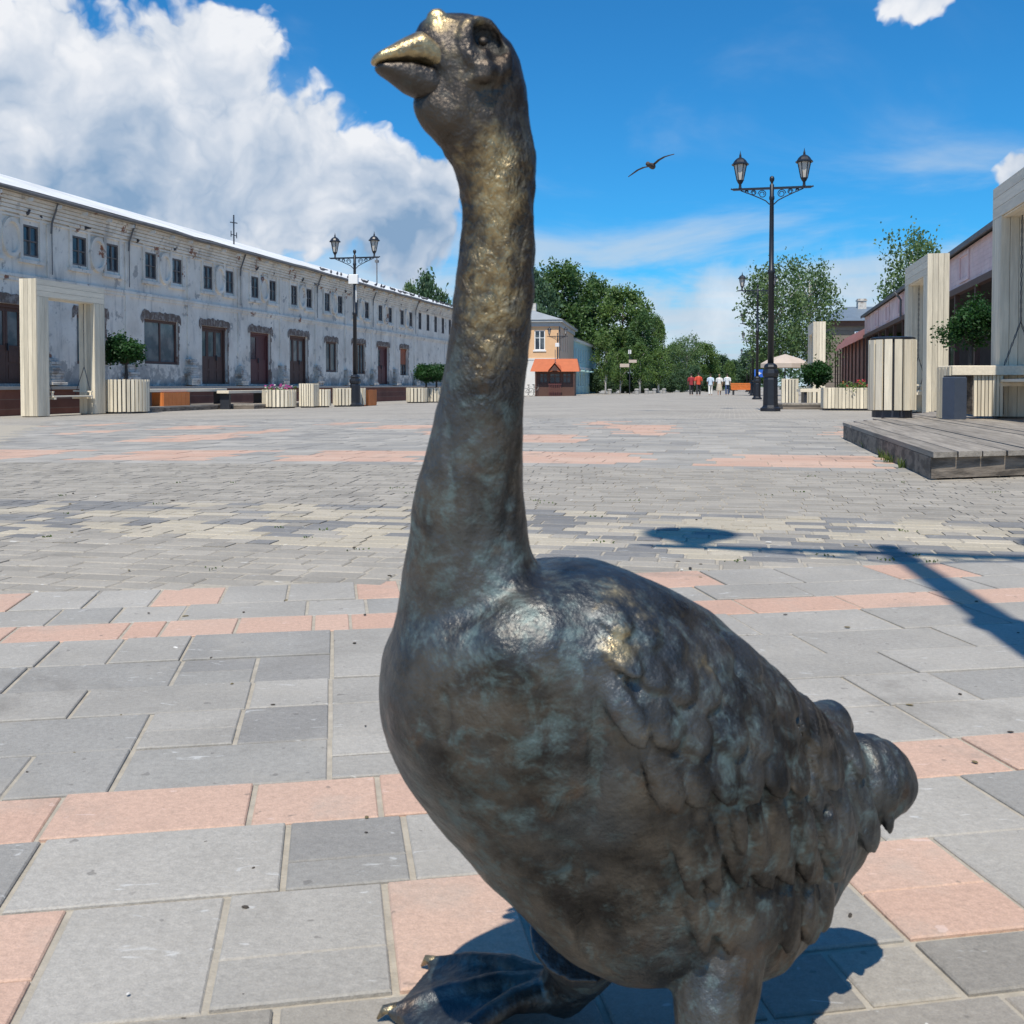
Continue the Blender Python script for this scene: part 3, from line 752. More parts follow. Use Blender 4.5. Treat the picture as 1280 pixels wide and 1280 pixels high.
def stamp(px, py, rpx, depth, ex=1.0, ang=0.0):
    P, n = hit(px, py)
    if P is None: return
    P = np.array(P); n = np.array(n); r = rpx / F * P[1]
    d = co - P; h = d @ n; d = d - h[:, None] * n
    e1 = np.cross(n, [0, 0, 1.0]); e1 /= np.linalg.norm(e1) + 1e-9; e2 = np.cross(n, e1)
    x = (d @ e1) * math.cos(ang) + (d @ e2) * math.sin(ang); y = -(d @ e1) * math.sin(ang) + (d @ e2) * math.cos(ang)
    k = np.exp(-((x / r) ** 2 + (y / (r * ex)) ** 2) ** 2) * (np.abs(h) < r * 3)
    disp[:] += -depth * k; fine[:] += np.clip(depth * 120, -1, 1) * k * .55
stamp(607, 46, 16, .0065, .9, R(-28)); stamp(626, 56, 10, .006, 1.8, R(-20)); stamp(610, 84, 12, -.004, 1); stamp(540, 105, 30, .0025, .8); stamp(650, 785, 55, -.007, 1.2); stamp(745, 950, 12, .004, 8); stamp(800, 1020, 60, -.006, 1.4)
for (x, y, r, dp, ex) in [(600, 98, 14, -.003, .5), (633, 97, 6, .002, 1.6), (560, 120, 10, .002, 2), (1036, 1014, 8, .007, .9),
                          (733, 1165, 14, .004, 3.2), (715, 1150, 10, -.003, 3), (555, 900, 12, .003, 3), (640, 1000, 40, .003, 1), (690, 900, 40, .003, 1),
                          (500, 900, 40, -.002, 2), (600, 720, 40, .002, 2), (580, 640, 10, -.002, 6), (560, 560, 8, .002, 6), (640, 600, 10, .0025, 7), (700, 1080, 50, .004, 1)]:
    stamp(x, y, r, dp, ex)
co2 = co + no * disp[:, None]
goose_me.vertices.foreach_set('co', co2.astype(np.float32).ravel()); goose_me.update()
# polished where hands touch: wear attribute; hollows: cavity attribute
wear = np.zeros(nv)
for (px, py, r, a) in [(545, 18, 22, .8), (590, 25, 30, .5), (518, 38, 20, .7), (770, 745, 36, .5), (775, 805, 26, .72), (805, 770, 40, .42), (650, 785, 36, .28), (880, 830, 36, .42), (815, 915, 30, .36), (640, 860, 40, .26), (850, 770, 30, .36), (940, 880, 22, .35), (1110, 950, 36, .25)] + [(622 - (y - 200) * .045, y, 46, .62 if y < 400 else .45) for y in range(195, 460, 14)] + [(575, 70, 40, .34), (560, 130, 34, .26), (600, 130, 40, .34), (640, 150, 30, .30)]:
    P, n = hit(px, py)
    if P is None: continue
    d = np.linalg.norm(co - np.array(P), axis=1); r_ = r / F * P[1] * 1.35; wear = np.maximum(wear, a * np.exp(-(d / r_) ** 2))
for tip in []: pass
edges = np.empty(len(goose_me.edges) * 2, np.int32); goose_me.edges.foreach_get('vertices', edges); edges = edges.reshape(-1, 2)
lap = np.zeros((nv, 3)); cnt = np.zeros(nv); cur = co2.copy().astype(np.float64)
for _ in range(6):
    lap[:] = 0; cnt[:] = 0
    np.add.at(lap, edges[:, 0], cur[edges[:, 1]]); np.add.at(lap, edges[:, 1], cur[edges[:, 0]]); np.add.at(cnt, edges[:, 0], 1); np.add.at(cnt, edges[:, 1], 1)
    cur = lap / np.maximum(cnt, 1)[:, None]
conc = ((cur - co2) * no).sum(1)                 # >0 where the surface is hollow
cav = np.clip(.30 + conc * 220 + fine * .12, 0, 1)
crust = np.clip((co[:, 2] - .57) / .10, 0, 1) * np.clip((.80 - co[:, 2]) / .05, 0.22, 1)
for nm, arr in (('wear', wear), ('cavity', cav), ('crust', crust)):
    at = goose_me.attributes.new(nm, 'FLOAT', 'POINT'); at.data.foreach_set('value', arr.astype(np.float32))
goose = thing('goose_statue', 'dark bronze statue of a goose with upright neck, standing on the paving slabs', 'statue', (0.1, .86, 0))
def under_goose(me, name, parent=goose):
    o = inst(name, me, parent); o.location = (-.1, -.86, 0) if parent is goose else (0, 0, 0); return o
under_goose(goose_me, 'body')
# beak: upper and lower mandible, polished
HP = Vector(((585 - CX) / F * .685, .685))
def sag(px, py, P0=HP):
    d = ray(px, py); k = (P0.x * ga.y - P0.y * ga.x) / (d.x * ga.y - d.y * ga.x); return Vector((d.x * k, d.y * k, CAM_H + d.z * k))
def mandible(name, st, wearv, flip=False):
    b = MB(); rings = []
    # refine stations
    xs = [s[0] for s in st]; fine_st = []
    for i in range(len(st) - 1):
        for k in range(4):
            t = k / 4; fine_st.append([st[i][j] + (st[i + 1][j] - st[i][j]) * t for j in range(4)])
    fine_st.append(st[-1])
    for (x, t, bt, w) in fine_st:
        A = sag(x, t); B = sag(x, bt); c = (A + B) / 2; h = (A - B) / 2; l = Vector((gb.x, gb.y, 0)) * w; r_ = []
        for j in range(16):
            an = 2 * math.pi * j / 16; cs, sn_ = math.cos(an), math.sin(an)
            if not flip and sn_ < 0: sn_ = -abs(sn_) ** .35 * 1.0
            if flip and sn_ > 0: sn_ = abs(sn_) ** .35
            r_.append(c + l * cs + h * sn_)
        rings.append(r_)
    b.rings(rings); me = remesh(b, .0016, 5, name, [bronze])
    n = len(me.vertices); c2 = np.empty(n * 3, np.float32); me.vertices.foreach_get('co', c2); c2 = c2.reshape(-1, 3)
    wv = np.array([wearv + .25 * mnoise.noise(Vector(q) * 60) for q in c2]); 
    if not flip: wv += .25
    at = me.attributes.new('wear', 'FLOAT', 'POINT'); at.data.foreach_set('value', wv.astype(np.float32))
    at = me.attributes.new('cavity', 'FLOAT', 'POINT'); at.data.foreach_set('value', np.full(n, .22, np.float32))
    return under_goose(me, name)
mandible('upper_beak', [(568, 89, 98, .007), (554, 74, 96, .0135), (538, 54, 89, .0165), (521, 40, 82, .0168), (503, 48, 80, .014), (484, 59, 80, .0115), (474, 64, 80.5, .0098), (468, 68, 81, .0078), (465, 72, 80.5, .005), (464, 75, 79, .003)], .46)
mandible('lower_beak', [(570, 98, 124, .005), (553, 92, 128, .011), (535, 86, 129, .0135), (508, 80, 117, .0125), (488, 79, 101, .0098), (477, 79, 94, .008), (470, 79.5, 88.5, .005)], .02, True)
# eyes: ball and two lids on each side
for sgn in (1, -1):
    P, n = hit(604, 52)
    b = MB(); c = head_side(P, sgn); b.ell(c, (Vector((.0031, 0, 0)), Vector((0, .0031, 0)), Vector((0, 0, .0029))), 14, 10); me = b.mesh('eye', bronze, True)
    for nm, val in (('wear', .05), ('cavity', .45)):
        at = me.attributes.new(nm, 'FLOAT', 'POINT'); at.data.foreach_set('value', [val] * len(me.vertices))
    under_goose(me, 'eye')
# bright claws on the toes
for ank, ang in ((far_ank, math.pi + R(2)), (near_ank, heel + R(6))):
    for k in (-1, 0, 1):
        a = ang + k * R(33); d = Vector((math.cos(a), math.sin(a), 0)); L = (.165 if ank is far_ank else .15) * (1 if k == 0 else .93)
        tip = ank + d * L; tip.z = .010; b = MB(); b.tube([tip - d * .008 + Vector((0, 0, .004)), tip + d * .004 + Vector((0, 0, .003)), tip + d * .011 - Vector((0, 0, .006))], [.0058, .0046, .0012], 8)
        me = b.mesh('claw', bronze, True)
        for nm, val in (('wear', .55), ('cavity', .2)):
            at = me.attributes.new(nm, 'FLOAT', 'POINT'); at.data.foreach_set('value', [val] * len(me.vertices))
        under_goose(me, 'claw')

# ------------------------------------------------------------------ old trading-row building on the left
def plaster_material():
    m = bpy.data.materials.new('old_white_plaster'); m.use_nodes = True; t = NT(m.node_tree); p = m.node_tree.nodes['Principled BSDF']
    tcn = t.n('ShaderNodeTexCoord'); v = tcn.outputs['Object']; sp = t.n('ShaderNodeSeparateXYZ'); t.link(v, sp.inputs[0]); z = sp.outputs[2]
    c = t.mix(t.smooth(t.noise(v, .9, 6, .6), .35, .68), (.86, .79, .69), (.70, .63, .54))
    st = t.noise(t.vmath('MULTIPLY', v, (2.2, 2.2, .35)), 1.2, 5, .65); c = t.mix(t.math('MULTIPLY', t.smooth(st, .52, .70), .55), c, (.33, .31, .29))      # run-off streaks
    br = t.n('ShaderNodeTexBrick'); mp = t.n('ShaderNodeMapping'); mp.inputs['Rotation'].default_value = (R(90), 0, R(90)); t.link(v, mp.inputs[0]); t.link(mp.outputs[0], br.inputs[0])
    br.inputs['Scale'].default_value = 1; br.inputs['Brick Width'].default_value = .26; br.inputs['Row Height'].default_value = .08; br.inputs['Mortar Size'].default_value = .008
    br.inputs['Color1'].default_value = (.36, .16, .095, 1); br.inputs['Color2'].default_value = (.25, .12, .08, 1); br.inputs['Mortar'].default_value = (.45, .42, .38, 1)
    lowz = t.smooth(z, 2.3, .9); pn = t.noise(v, 1.15, 6, .62)
    bare = t.smooth(t.math('ADD', pn, t.math('MULTIPLY', lowz, .13)),  .612, .637); c = t.mix(bare, c, br.outputs[0])
    dirt = t.math('MULTIPLY', t.smooth(t.math('ADD', t.noise(v, 3.0, 6, .68), t.math('MULTIPLY', t.smooth(z, 1.9, .9), .2)), .56, .72), .65); c = t.mix(dirt, c, (.27, .25, .23))
    t.link(c, p.inputs['Base Color']); p.inputs['Roughness'].default_value = .92
    b = t.n('ShaderNodeBump'); b.inputs['Strength'].default_value = .5; b.inputs['Distance'].default_value = .03
    t.link(t.math('SUBTRACT', t.noise(v, 7, 7, .7), t.math('MULTIPLY', bare, .4)), b.inputs['Height']); t.link(b.outputs[0], p.inputs['Normal'])
    return m
plaster = plaster_material()
def brick_wall_mat(name, c1, c2, mo):
    m = bpy.data.materials.new(name); m.use_nodes = True; t = NT(m.node_tree); p = m.node_tree.nodes['Principled BSDF']
    tcn = t.n('ShaderNodeTexCoord'); v = tcn.outputs['Object']; mp = t.n('ShaderNodeMapping'); mp.inputs['Rotation'].default_value = (R(90), 0, R(90)); t.link(v, mp.inputs[0])
    br = t.n('ShaderNodeTexBrick'); t.link(mp.outputs[0], br.inputs[0]); br.inputs['Scale'].default_value = 1; br.inputs['Brick Width'].default_value = .25; br.inputs['Row Height'].default_value = .075; br.inputs['Mortar Size'].default_value = .006
    br.inputs['Color1'].default_value = (*c1, 1); br.inputs['Color2'].default_value = (*c2, 1); br.inputs['Mortar'].default_value = (*mo, 1)
    k = t.smooth(t.noise(v, 1.5, 6, .6), .3, .7, .75, 1.2, 'LINEAR'); cc = t.n('ShaderNodeCombineXYZ')
    for i in range(3): t.link(k, cc.inputs[i])
    t.link(t.mix(1.0, br.outputs[0], cc.outputs[0], 'MULTIPLY'), p.inputs['Base Color']); p.inputs['Roughness'].default_value = .9
    return m
red_brick = brick_wall_mat('red_brick', (.20, .080, .055), (.14, .060, .045), (.22, .17, .14))

def wall_holes(mb, y0, y1, z0, z1, holes, x=0.0, depth=.35, m=0, axis='x'):
    # wall plane at x, holes = (ya, yb, za, zb); reveals go back by depth
    ysl = sorted({y0, y1, *[h[0] for h in holes], *[h[1] for h in holes]}); zsl = sorted({z0, z1, *[h[2] for h in holes], *[h[3] for h in holes]})
    for i in range(len(ysl) - 1):
        for j in range(len(zsl) - 1):
            ya, yb, za, zb = ysl[i], ysl[i + 1], zsl[j], zsl[j + 1]; cy, cz = (ya + yb) / 2, (za + zb) / 2
            if any(h[0] < cy < h[1] and h[2] < cz < h[3] for h in holes): continue
            mb.add([(x, ya, za), (x, yb, za), (x, yb, zb), (x, ya, zb)], [(0, 1, 2, 3)], m)
    for (ya, yb, za, zb) in holes:
        xb = x - depth
        mb.add([(x, ya, za), (x, yb, za), (x, yb, zb), (x, ya, zb), (xb, ya, za), (xb, yb, za), (xb, yb, zb), (xb, ya, zb)], [(0, 4, 5, 1), (1, 5, 6, 2), (2, 6, 7, 3), (3, 7, 4, 0)], m)
U_F = -19.0; BAY = 3.84; S0 = 25.9
def zoff_at(u, s): x, y = xy(u, s); return gz(x, y)
bx, by = xy(U_F, 0.0)
ZB = -0.30                                        # building floor datum (world z of local 0)
bld = thing('trading_row_building', 'long two-storey whitewashed brick building with ovals between paired windows and pale sheet roof', 'building', (bx, by, ZB), -BETA)
EAVE = 5.88 - ZB - .06; SC = 3.56 - ZB; holes = []; up_w = []; lo_op = []
low_types = {-3: 'door', -2: 'win', -1: 'door_glass', 0: 'win', 1: 'bigwin', 2: 'door_glass', 3: 'door', 4: 'door_glass', 5: 'win', 6: 'shutwin', 7: 'door', 8: 'orwin'}
ZU0, ZU1 = 4.18 - ZB, 5.04 - ZB
for k in range(-3, 9):
    b0_ = S0 + BAY * k
    for (a_, c_) in ((1.05, 1.75), (2.74, 3.40)):
        up_w.append((b0_ + a_, b0_ + c_, ZU0, ZU1))
    ty = low_types[k]
    r_ = {'win': (1.25, 2.65, 1.25 - ZB, 2.72 - ZB), 'bigwin': (1.0, 3.1, 1.33 - ZB, 2.82 - ZB), 'door': (1.0, 2.85, .66 - ZB, 2.78 - ZB), 'door_glass': (.95, 2.9, .66 - ZB, 2.82 - ZB), 'shutwin': (1.0, 2.75, 1.2 - ZB, 2.78 - ZB), 'orwin': (1.1, 2.6, 1.2 - ZB, 2.78 - ZB)}[ty]
    lo_op.append((b0_ + r_[0], b0_ + r_[1], r_[2], r_[3], ty))
SE = S0 + BAY * 9
for k in range(6): up_w.append((SE + .9 + k * 1.75, SE + 1.5 + k * 1.75, 4.1 - ZB, 5.15 - ZB))
S_START, S_END = S0 - BAY * 3 - .4, SE + 12.5
holes = [w for w in up_w] + [o[:4] for o in lo_op]
wl = MB(); wall_holes(wl, S_START, S_END, -1.2, EAVE, holes, 0.0, .32)
wl.add([(0, S_START, -1.2), (-9, S_START, -1.2), (-9, S_START, EAVE), (0, S_START, EAVE)], [(0, 1, 2, 3)]); wl.add([(0, S_END, -1.2), (-9, S_END, -1.2), (-9, S_END, EAVE), (0, S_END, EAVE)], [(3, 2, 1, 0)]); wl.add([(-9, S_START, -1.2), (-9, S_END, -1.2), (-9, S_END, EAVE), (-9, S_START, EAVE)], [(3, 2, 1, 0)])
wl.add([(-.36, S_START, -1.2), (-.36, S_END, -1.2), (-.36, S_END, EAVE), (-.36, S_START, EAVE)], [(0, 1, 2, 3)])
wl.build('wall', plaster, bld)
def jit(a): return random.uniform(-a, a)
# cornice: stepped courses with a sawtooth row
cn = MB()
for i, (z, dx) in enumerate([(5.18, .05), (5.28, .09), (5.38, .13), (5.48, .17), (5.58, .22), (5.68, .27), (5.79, .31)]):
    cn.box(-.02, dx, S_START, S_END, z - ZB, z - ZB + (.085 if i not in (0,) else .06))
cor = cn.build('cornice', plaster, bld)
MB().box(-.02, .07, S_START, S_END, SC, SC + .09).box(-.02, .04, S_START, S_END, SC - .10, SC - .003).build('string_course', plaster, bld)
# pilaster strips, eroded brick stacks at their feet
for k in range(-3, 10):
    s_ = S0 + BAY * k
    MB().box(-.02, .045, s_ - .11, s_ + .11, .3 - ZB, 5.17 - ZB).build('pilaster', plaster, bld)
    b = MB(); z = .62 - ZB; n = 9 + (k % 3)
    for i in range(n):
        hgt = .085; w = .30 - .10 * i / n + jit(.04); b.bbox(-.02, .30 - .14 * i / n + jit(.03), s_ - w + jit(.03), s_ + w + jit(.03), z, z + hgt - .006, .012); z += hgt
    b.build('pilaster_base', stone_old, bld)
# pair frames with an oval medallion between the windows
for k in range(-3, 9):
    b0_ = S0 + BAY * k; yc = b0_ + 2.25
    for (a_, c_) in ((1.05, 1.75), (2.74, 3.40)):
        fr = MB(); ya, yb = b0_ + a_, b0_ + c_
        fr.box(0, .045, ya - .14, ya - .02, ZU0 - .1, ZU1 + .22).box(0, .045, yb + .02, yb + .14, ZU0 - .1, ZU1 + .22).box(0, .065, ya - .2, yb + .2, ZU1 + .218, ZU1 + .30)
        fr.box(0, .08, ya - .2, yb + .2, ZU0 - .2, ZU0 - .098)
        fr.build('window_surround', plaster, bld)
    md = MB(); rings = []
    for j in range(29):
        an = 2 * math.pi * j / 28; cy_, sz_ = math.cos(an), math.sin(an); ring = []
        for (rr_, xx) in ((.55, .0), (.53, .09), (.42, .09), (.40, .015)):
            ring.append((xx, yc + rr_ * .74 * cy_, (ZU0 + ZU1) / 2 + rr_ * sz_))
        rings.append(ring)
    md.rings(rings, False, False)
    md.add([(.018, yc + .40 * .74 * math.cos(2 * math.pi * j / 28), (ZU0 + ZU1) / 2 + .40 * math.sin(2 * math.pi * j / 28)) for j in range(28)], [tuple(range(28))])
    md.build('oval_medallion', plaster, bld)
def window(parent, ya, yb, za, zb, fm, gm, cols=2, rows_=1, x=-.2, fw=.055):
    w = MB(); w.box(x, x + .07, ya, ya + fw, za, zb).box(x, x + .07, yb - fw, yb, za, zb).box(x, x + .07, ya + fw, yb - fw, za, za + fw).box(x, x + .07, ya + fw, yb - fw, zb - fw, zb)
    for i in range(1, cols):
        yc = ya + (yb - ya) * i / cols; w.box(x + .003, x + .06, yc - fw * .45, yc + fw * .45, za + fw, zb - fw)
    for i in range(1, rows_):
        zc_ = za + (zb - za) * i / rows_; w.box(x + .006, x + .055, ya + fw, yb - fw, zc_ - fw * .35, zc_ + fw * .35)
    fo = w.build('window', fm, parent)
    for i in range(cols):
        a_ = ya + (yb - ya) * i / cols; c_ = ya + (yb - ya) * (i + 1) / cols
        t = jit(.012); MB().add([(x + .02 + t, a_ + .01, za + .01), (x + .02 - t, c_ - .01, za + .01), (x + .02 - t, c_ - .01, zb - .01), (x + .02 + t, a_ + .01, zb - .01)], [(0, 1, 2, 3)]).build('pane', gm, fo)
    return fo
winframe = pm('old_grey_frame', (.16, .14, .13), .7, .25, 5)
for i, (ya, yb, za, zb) in enumerate(up_w): window(bld, ya, yb, za, zb, winframe, glass_dark, 2, 2, x=-.07, fw=.05)
def lintel(ya, yb, z):
    b = MB(); n = 22; top = []; bot = []
    for i in range(n + 1):
        t = i / n; y = ya - .22 + (yb - ya + .44) * t; e = .14 if 0 < i < n else .02
        top.append((.012, y, z + .10 + e + .09 * mnoise.noise(Vector((y * 3.1, z, 0))) + random.uniform(0, .05))); bot.append((.012, y, z - .003 - (random.uniform(.02, .18) if i < 2 or i > n - 2 else 0)))
    for i in range(n): b.add([bot[i], bot[i + 1], top[i + 1], top[i]], [(0, 1, 2, 3)])
    b.build('bare_lintel', lintel_m, bld)
for (ya, yb, za, zb, ty) in lo_op:
    lintel(ya, yb, zb)
    jb = MB(); 
    for i in range(12):
        z = za + (zb - za) * i / 12; w = random.uniform(.03, .14); jb.box(0, .010, yb + .0, yb + w, z, z + (zb - za) / 12 - .004)
    jb.build('bare_jamb', lintel_m, bld)
    if ty in ('win', 'bigwin'):
        window(bld, ya, yb, za, zb, brownwood, glass_green, 2, 1, x=-.12, fw=.09)
    elif ty == 'orwin':
        window(bld, ya, yb, za, za + (zb - za) * .42, brownwood, glass_dark, 3, 1, x=-.22, fw=.06); d = MB()
        for i in range(10): d.box(-.18, -.15, ya + (yb - ya) * i / 10, ya + (yb - ya) * (i + 1) / 10 - .01, za + (zb - za) * .42, zb - .02)
        d.build('shutter', pm('rust_orange_shutter', (.33, .10, .05), .6, .2, 4) if 'rust_orange_shutter' not in MATS else MATS['rust_orange_shutter'], bld)
    elif ty == 'shutwin':
        ym = ya + (yb - ya) * .45; d = MB(); n = 7
        for i in range(n): d.box(-.16, -.12, ya + (ym - ya) * i / n, ya + (ym - ya) * (i + 1) / n - .01, za, zb - .02)
        d.build('shutter', redshut, bld); window(bld, ym + .02, yb, za, zb, brownwood, glass_green, 2, 1, x=-.12, fw=.06)
    else:
        mt = maroon if ty == 'door' else brownwood
        fr = MB().box(-.24, -.10, ya, ya + .09, za, zb).box(-.24, -.10, yb - .09, yb, za, zb).box(-.24, -.10, ya + .09, yb - .09, zb - .1, zb)
        fr.build('door_frame', mt, bld); n = 2 if ty == 'door' else 3
        for i in range(n):
            a_ = ya + .095 + (yb - ya - .19) * i / n; c_ = ya + .095 + (yb - ya - .19) * (i + 1) / n - .01; lf = MB(); zp = za + (zb - za) * .48
            lf.box(-.2, -.16, a_, c_, za, zp).box(-.2, -.16, a_, a_ + .08, zp, zb - .1).box(-.2, -.16, c_ - .08, c_, zp, zb - .1).box(-.2, -.16, a_ + .08, c_ - .08, zb - .2, zb - .103)
            for q in range(2): lf.box(-.16, -.145, a_ + .1, c_ - .1, za + .12 + q * .46, za + .5 + q * .44)
            dl = lf.build('door', mt, bld)
            MB().add([(-.185, a_ + .07, zp), (-.185, c_ - .07, zp), (-.185, c_ - .07, zb - .18), (-.185, a_ + .07, zb - .18)], [(0, 1, 2, 3)]).build('pane', glass_green if ty == 'door_glass' else maroon if i else glass_dark, dl)
            if i == n - 1: MB().box(-.145, -.10, a_ + .02, a_ + .05, zp - .15, zp + .05).build('handle', darkmetal, dl)
# roof: low pitched sheets, slightly buckled eave, dark underside
rf = MB(); seg = int((S_END - S_START) / 1.2); prevr = None
def buck(s_): return .05 * mnoise.noise(Vector((s_ * .31, 0, 5))) + .03 * mnoise.noise(Vector((s_ * 1.3, 2, 5)))
for i in range(seg):
    sa = S_START - .2 + (S_END - S_START + .4) * i / seg; sb = S_START - .2 + (S_END - S_START + .4) * (i + 1) / seg - .012
    e0, e1 = buck(sa), buck(sb)
    rf.add([(.48, sa, EAVE + .06 + e0), (.48, sb, EAVE + .06 + e1), (-4.5, sb, EAVE + 1.74), (-4.5, sa, EAVE + 1.74), (-9.3, sb, EAVE + .05), (-9.3, sa, EAVE + .05)], [(0, 1, 2, 3), (3, 2, 4, 5)])
    rf.add([(.48, sa, EAVE + .035 + e0), (.48, sb, EAVE + .035 + e1), (-.3, sb, EAVE + .2), (-.3, sa, EAVE + .2)], [(3, 2, 1, 0)])
    rf.box(-4.5, .44, sb, sb + .012, EAVE - .2, EAVE - .1)
roof_o = rf.build('roof', roof_white, bld)
gt = MB(); pts = [(.47, S_START + (S_END - S_START) * i / 60, EAVE - .01 + buck(S_START + (S_END - S_START) * i / 60)) for i in range(61)]
gt.tube(pts, .055, 6); gt.build('gutter', gutter_m, roof_o)
# roof-top cross-shaped aerial and mast
MB().tube([(-1.6, S0 + 14.3, EAVE + .6), (-1.6, S0 + 14.3, EAVE + 2.0)], .03, 6).tube([(-1.6, S0 + 14.0, EAVE + 1.65), (-1.6, S0 + 14.6, EAVE + 1.7)], .025, 5).tube([(-1.6, S0 + 14.05, EAVE + 1.15), (-1.6, S0 + 14.55, EAVE + 1.15)], .02, 5).tube([(-1.6, S0 + 14.05, EAVE + 1.05), (-1.6, S0 + 14.05, EAVE + 1.3)], .02, 5).tube([(-1.6, S0 + 14.55, EAVE + 1.05), (-1.6, S0 + 14.55, EAVE + 1.3)], .02, 5).build('aerial', darkmetal, bld)
MB().tube([(-2.2, S0 + 34, EAVE + .7), (-2.2, S0 + 34, EAVE + 2.6)], .035, 6).box(-2.3, -2.1, S0 + 33.9, S0 + 34.1, EAVE + 2.3, EAVE + 2.45).build('mast', gutter_m, bld)
for k in (0, 1, 3, 5, 7, 9): MB().tube([(.33, S0 + BAY * k, EAVE - .05), (.12, S0 + BAY * k, EAVE - .6), (.1, S0 + BAY * k, EAVE - .9)], .028, 6).tube([(.10, S0 + BAY * k + .02, EAVE - .88), (.10, S0 + BAY * k + .02, SC + .2)], .014, 5).build('drainpipe', gutter_m, bld)

# brick terrace in front of it
ter = thing('brick_terrace', 'low dark red brick terrace wall running along the foot of the whitewashed building', 'terrace', (bx, by, 0), -BETA)
MB().box(.005, 1.0, S_START, S_END, -.9, .50).build('wall', red_brick, ter)
MB().box(.005, 1.06, S_START, S_END, .50, .58).build('coping', concrete, ter)

# pigeons on the cornice and along the eave
def pigeon_mesh(sc=1.0):
    b = MB(); b.ell((0, 0, .09), (Vector((.055, 0, 0)), Vector((0, .13, .02)), Vector((0, -.01, .062))), 10, 7); b.ell((0, .12, .17), (Vector((.032, 0, 0)), Vector((0, .036, 0)), Vector((0, 0, .036))), 8, 6)
    b.tube([(0, .085, .11), (0, .115, .16)], [.04, .028], 8); b.tube([(0, -.08, .085), (0, -.24, .06)], [.04, .018], 6); b.tube([(0, .15, .168), (0, .18, .16)], [.008, .002], 5)
    b.tube([(-.02, 0, .0), (-.02, 0, .05)], .006, 4); b.tube([(.02, 0, .0), (.02, 0, .05)], .006, 4)
    return b.mesh('pigeon', pigeon_m, True)
pg = pigeon_mesh()
def put_pigeon(u, s, z, label, group, rz): 
    x, y = xy(u, s); o = inst('pigeon', pg, None, (x, y, z), rz); tag(o, label, 'pigeon', group)
for k, (ds) in enumerate([(-1.0), (-.4), (1.6), (4.4), (6.6), (12.9), (14.6), (17.5), (18.9), (19.4), (22.9), (23.6), (29.0), (31.8), (36.9)]):
    put_pigeon(U_F + .045, S0 + ds, 5.18 + .062, 'grey pigeon perched on the brick cornice above the oval medallions', 'pigeons on the cornice', random.uniform(0, 6.28))
for k in range(26):
    s_ = S0 + 19 + k * .9 + jit(.3); put_pigeon(U_F + .40, s_, ZB + EAVE + .10 + buck(s_), 'grey pigeon sitting in a line along the roof edge', 'pigeons along the roof edge', random.uniform(0, 6.28))

# ------------------------------------------------------------------ street lamps
LG = 'black iron street lamps with two lanterns'
def lamp(loc, label, rz=-BETA):
    t = thing('street_lamp', label, 'street lamp', loc, rz, LG)
    return t
def lamp_meshes():
    M_ = {}
    b = MB(); b.lathe([(.25, 0), (.25, .07), (.20, .10), (.185, .14), (.175, .75), (.16, .80), (.19, .83), (.205, .90), (.19, .97), (.15, 1.0), (.17, 1.05), (.15, 1.1), (.085, 1.14)], 8, ph=math.pi / 8); M_['base'] = b.mesh('base', blackmetal)
    b = MB(); b.lathe([(.072, 1.1), (.066, 3.25), (.085, 3.27), (.085, 3.34), (.06, 3.37), (.048, 5.0), (.062, 5.02), (.062, 5.08), (.05, 5.1), (.05, 5.36), (.03, 5.38), (.03, 5.42), (.052, 5.46), (.06, 5.5), (.045, 5.55), (.01, 5.57)], 12); M_['pole'] = b.mesh('pole', blackmetal, True)
    b = MB(); b.beam((-.9, 0, 5.28), (.9, 0, 5.28), .06, .05)
    for sg in (-1, 1):
        for (cx_, cz_, r0, tn) in [(.22, 5.15, .10, 1.6), (.42, 5.19, .065, 1.6), (.58, 5.215, .042, 1.5)]:
            pts = []
            for i in range(22):
                a_ = i / 21 * tn * 2 * math.pi; r_ = r0 * (1 - .62 * i / 21); pts.append((sg * (cx_ + r_ * math.cos(a_)), 0, cz_ + r_ * math.sin(a_)))
            b.tube(pts, .011, 5)
        b.tube([(sg * .05, 0, 4.9), (sg * .14, 0, 4.99), (sg * .3, 0, 5.07), (sg * .5, 0, 5.16), (sg * .72, 0, 5.25)], .014, 5)
        b.tube([(sg * .9, 0, 5.28), (sg * .95, 0, 5.30)], .02, 5)
    M_['bracket'] = b.mesh('bracket', blackmetal)
    b = MB(); b.lathe([(.05, 0), (.035, .04), (.035, .11), (.06, .14), (.085, .19), (.09, .21)], 8); 
    for j in range(6):
        a_ = 2 * math.pi * j / 6; b.tube([(.083 * math.cos(a_), .083 * math.sin(a_), .2), (.165 * math.cos(a_), .165 * math.sin(a_), .6)], .011, 4)
    b.lathe([(.17, .60), (.225, .60), (.225, .625), (.19, .65), (.15, .715), (.10, .76), (.05, .785), (.03, .80), (.03, .84), (.012, .9), (.003, .96)], 12); M_['lantern'] = b.mesh('lantern', blackmetal)
    gm = pm('lantern_glass', (.56, .52, .46), .3, .1, 5); b = MB(); b.lathe([(.074, .205), (.155, .598)], 6); M_['pane'] = b.mesh('pane', gm)
    return M_
LM = lamp_meshes()
def make_lamp(loc, label, tilt=0):
    t = lamp(loc, label); inst('base', LM['base'], t); inst('pole', LM['pole'], t); inst('bracket', LM['bracket'], t)
    for sg in (-1, 1):
        l = inst('lantern', LM['lantern'], t, (sg * .735, 0, 5.30), 0.0, (.9, .9, .93)); inst('pane', LM['pane'], l)
    return t
L1 = col_at(963, 24.4); make_lamp(L1, 'black two-lantern street lamp standing in front of the right-hand birch and cream umbrella')
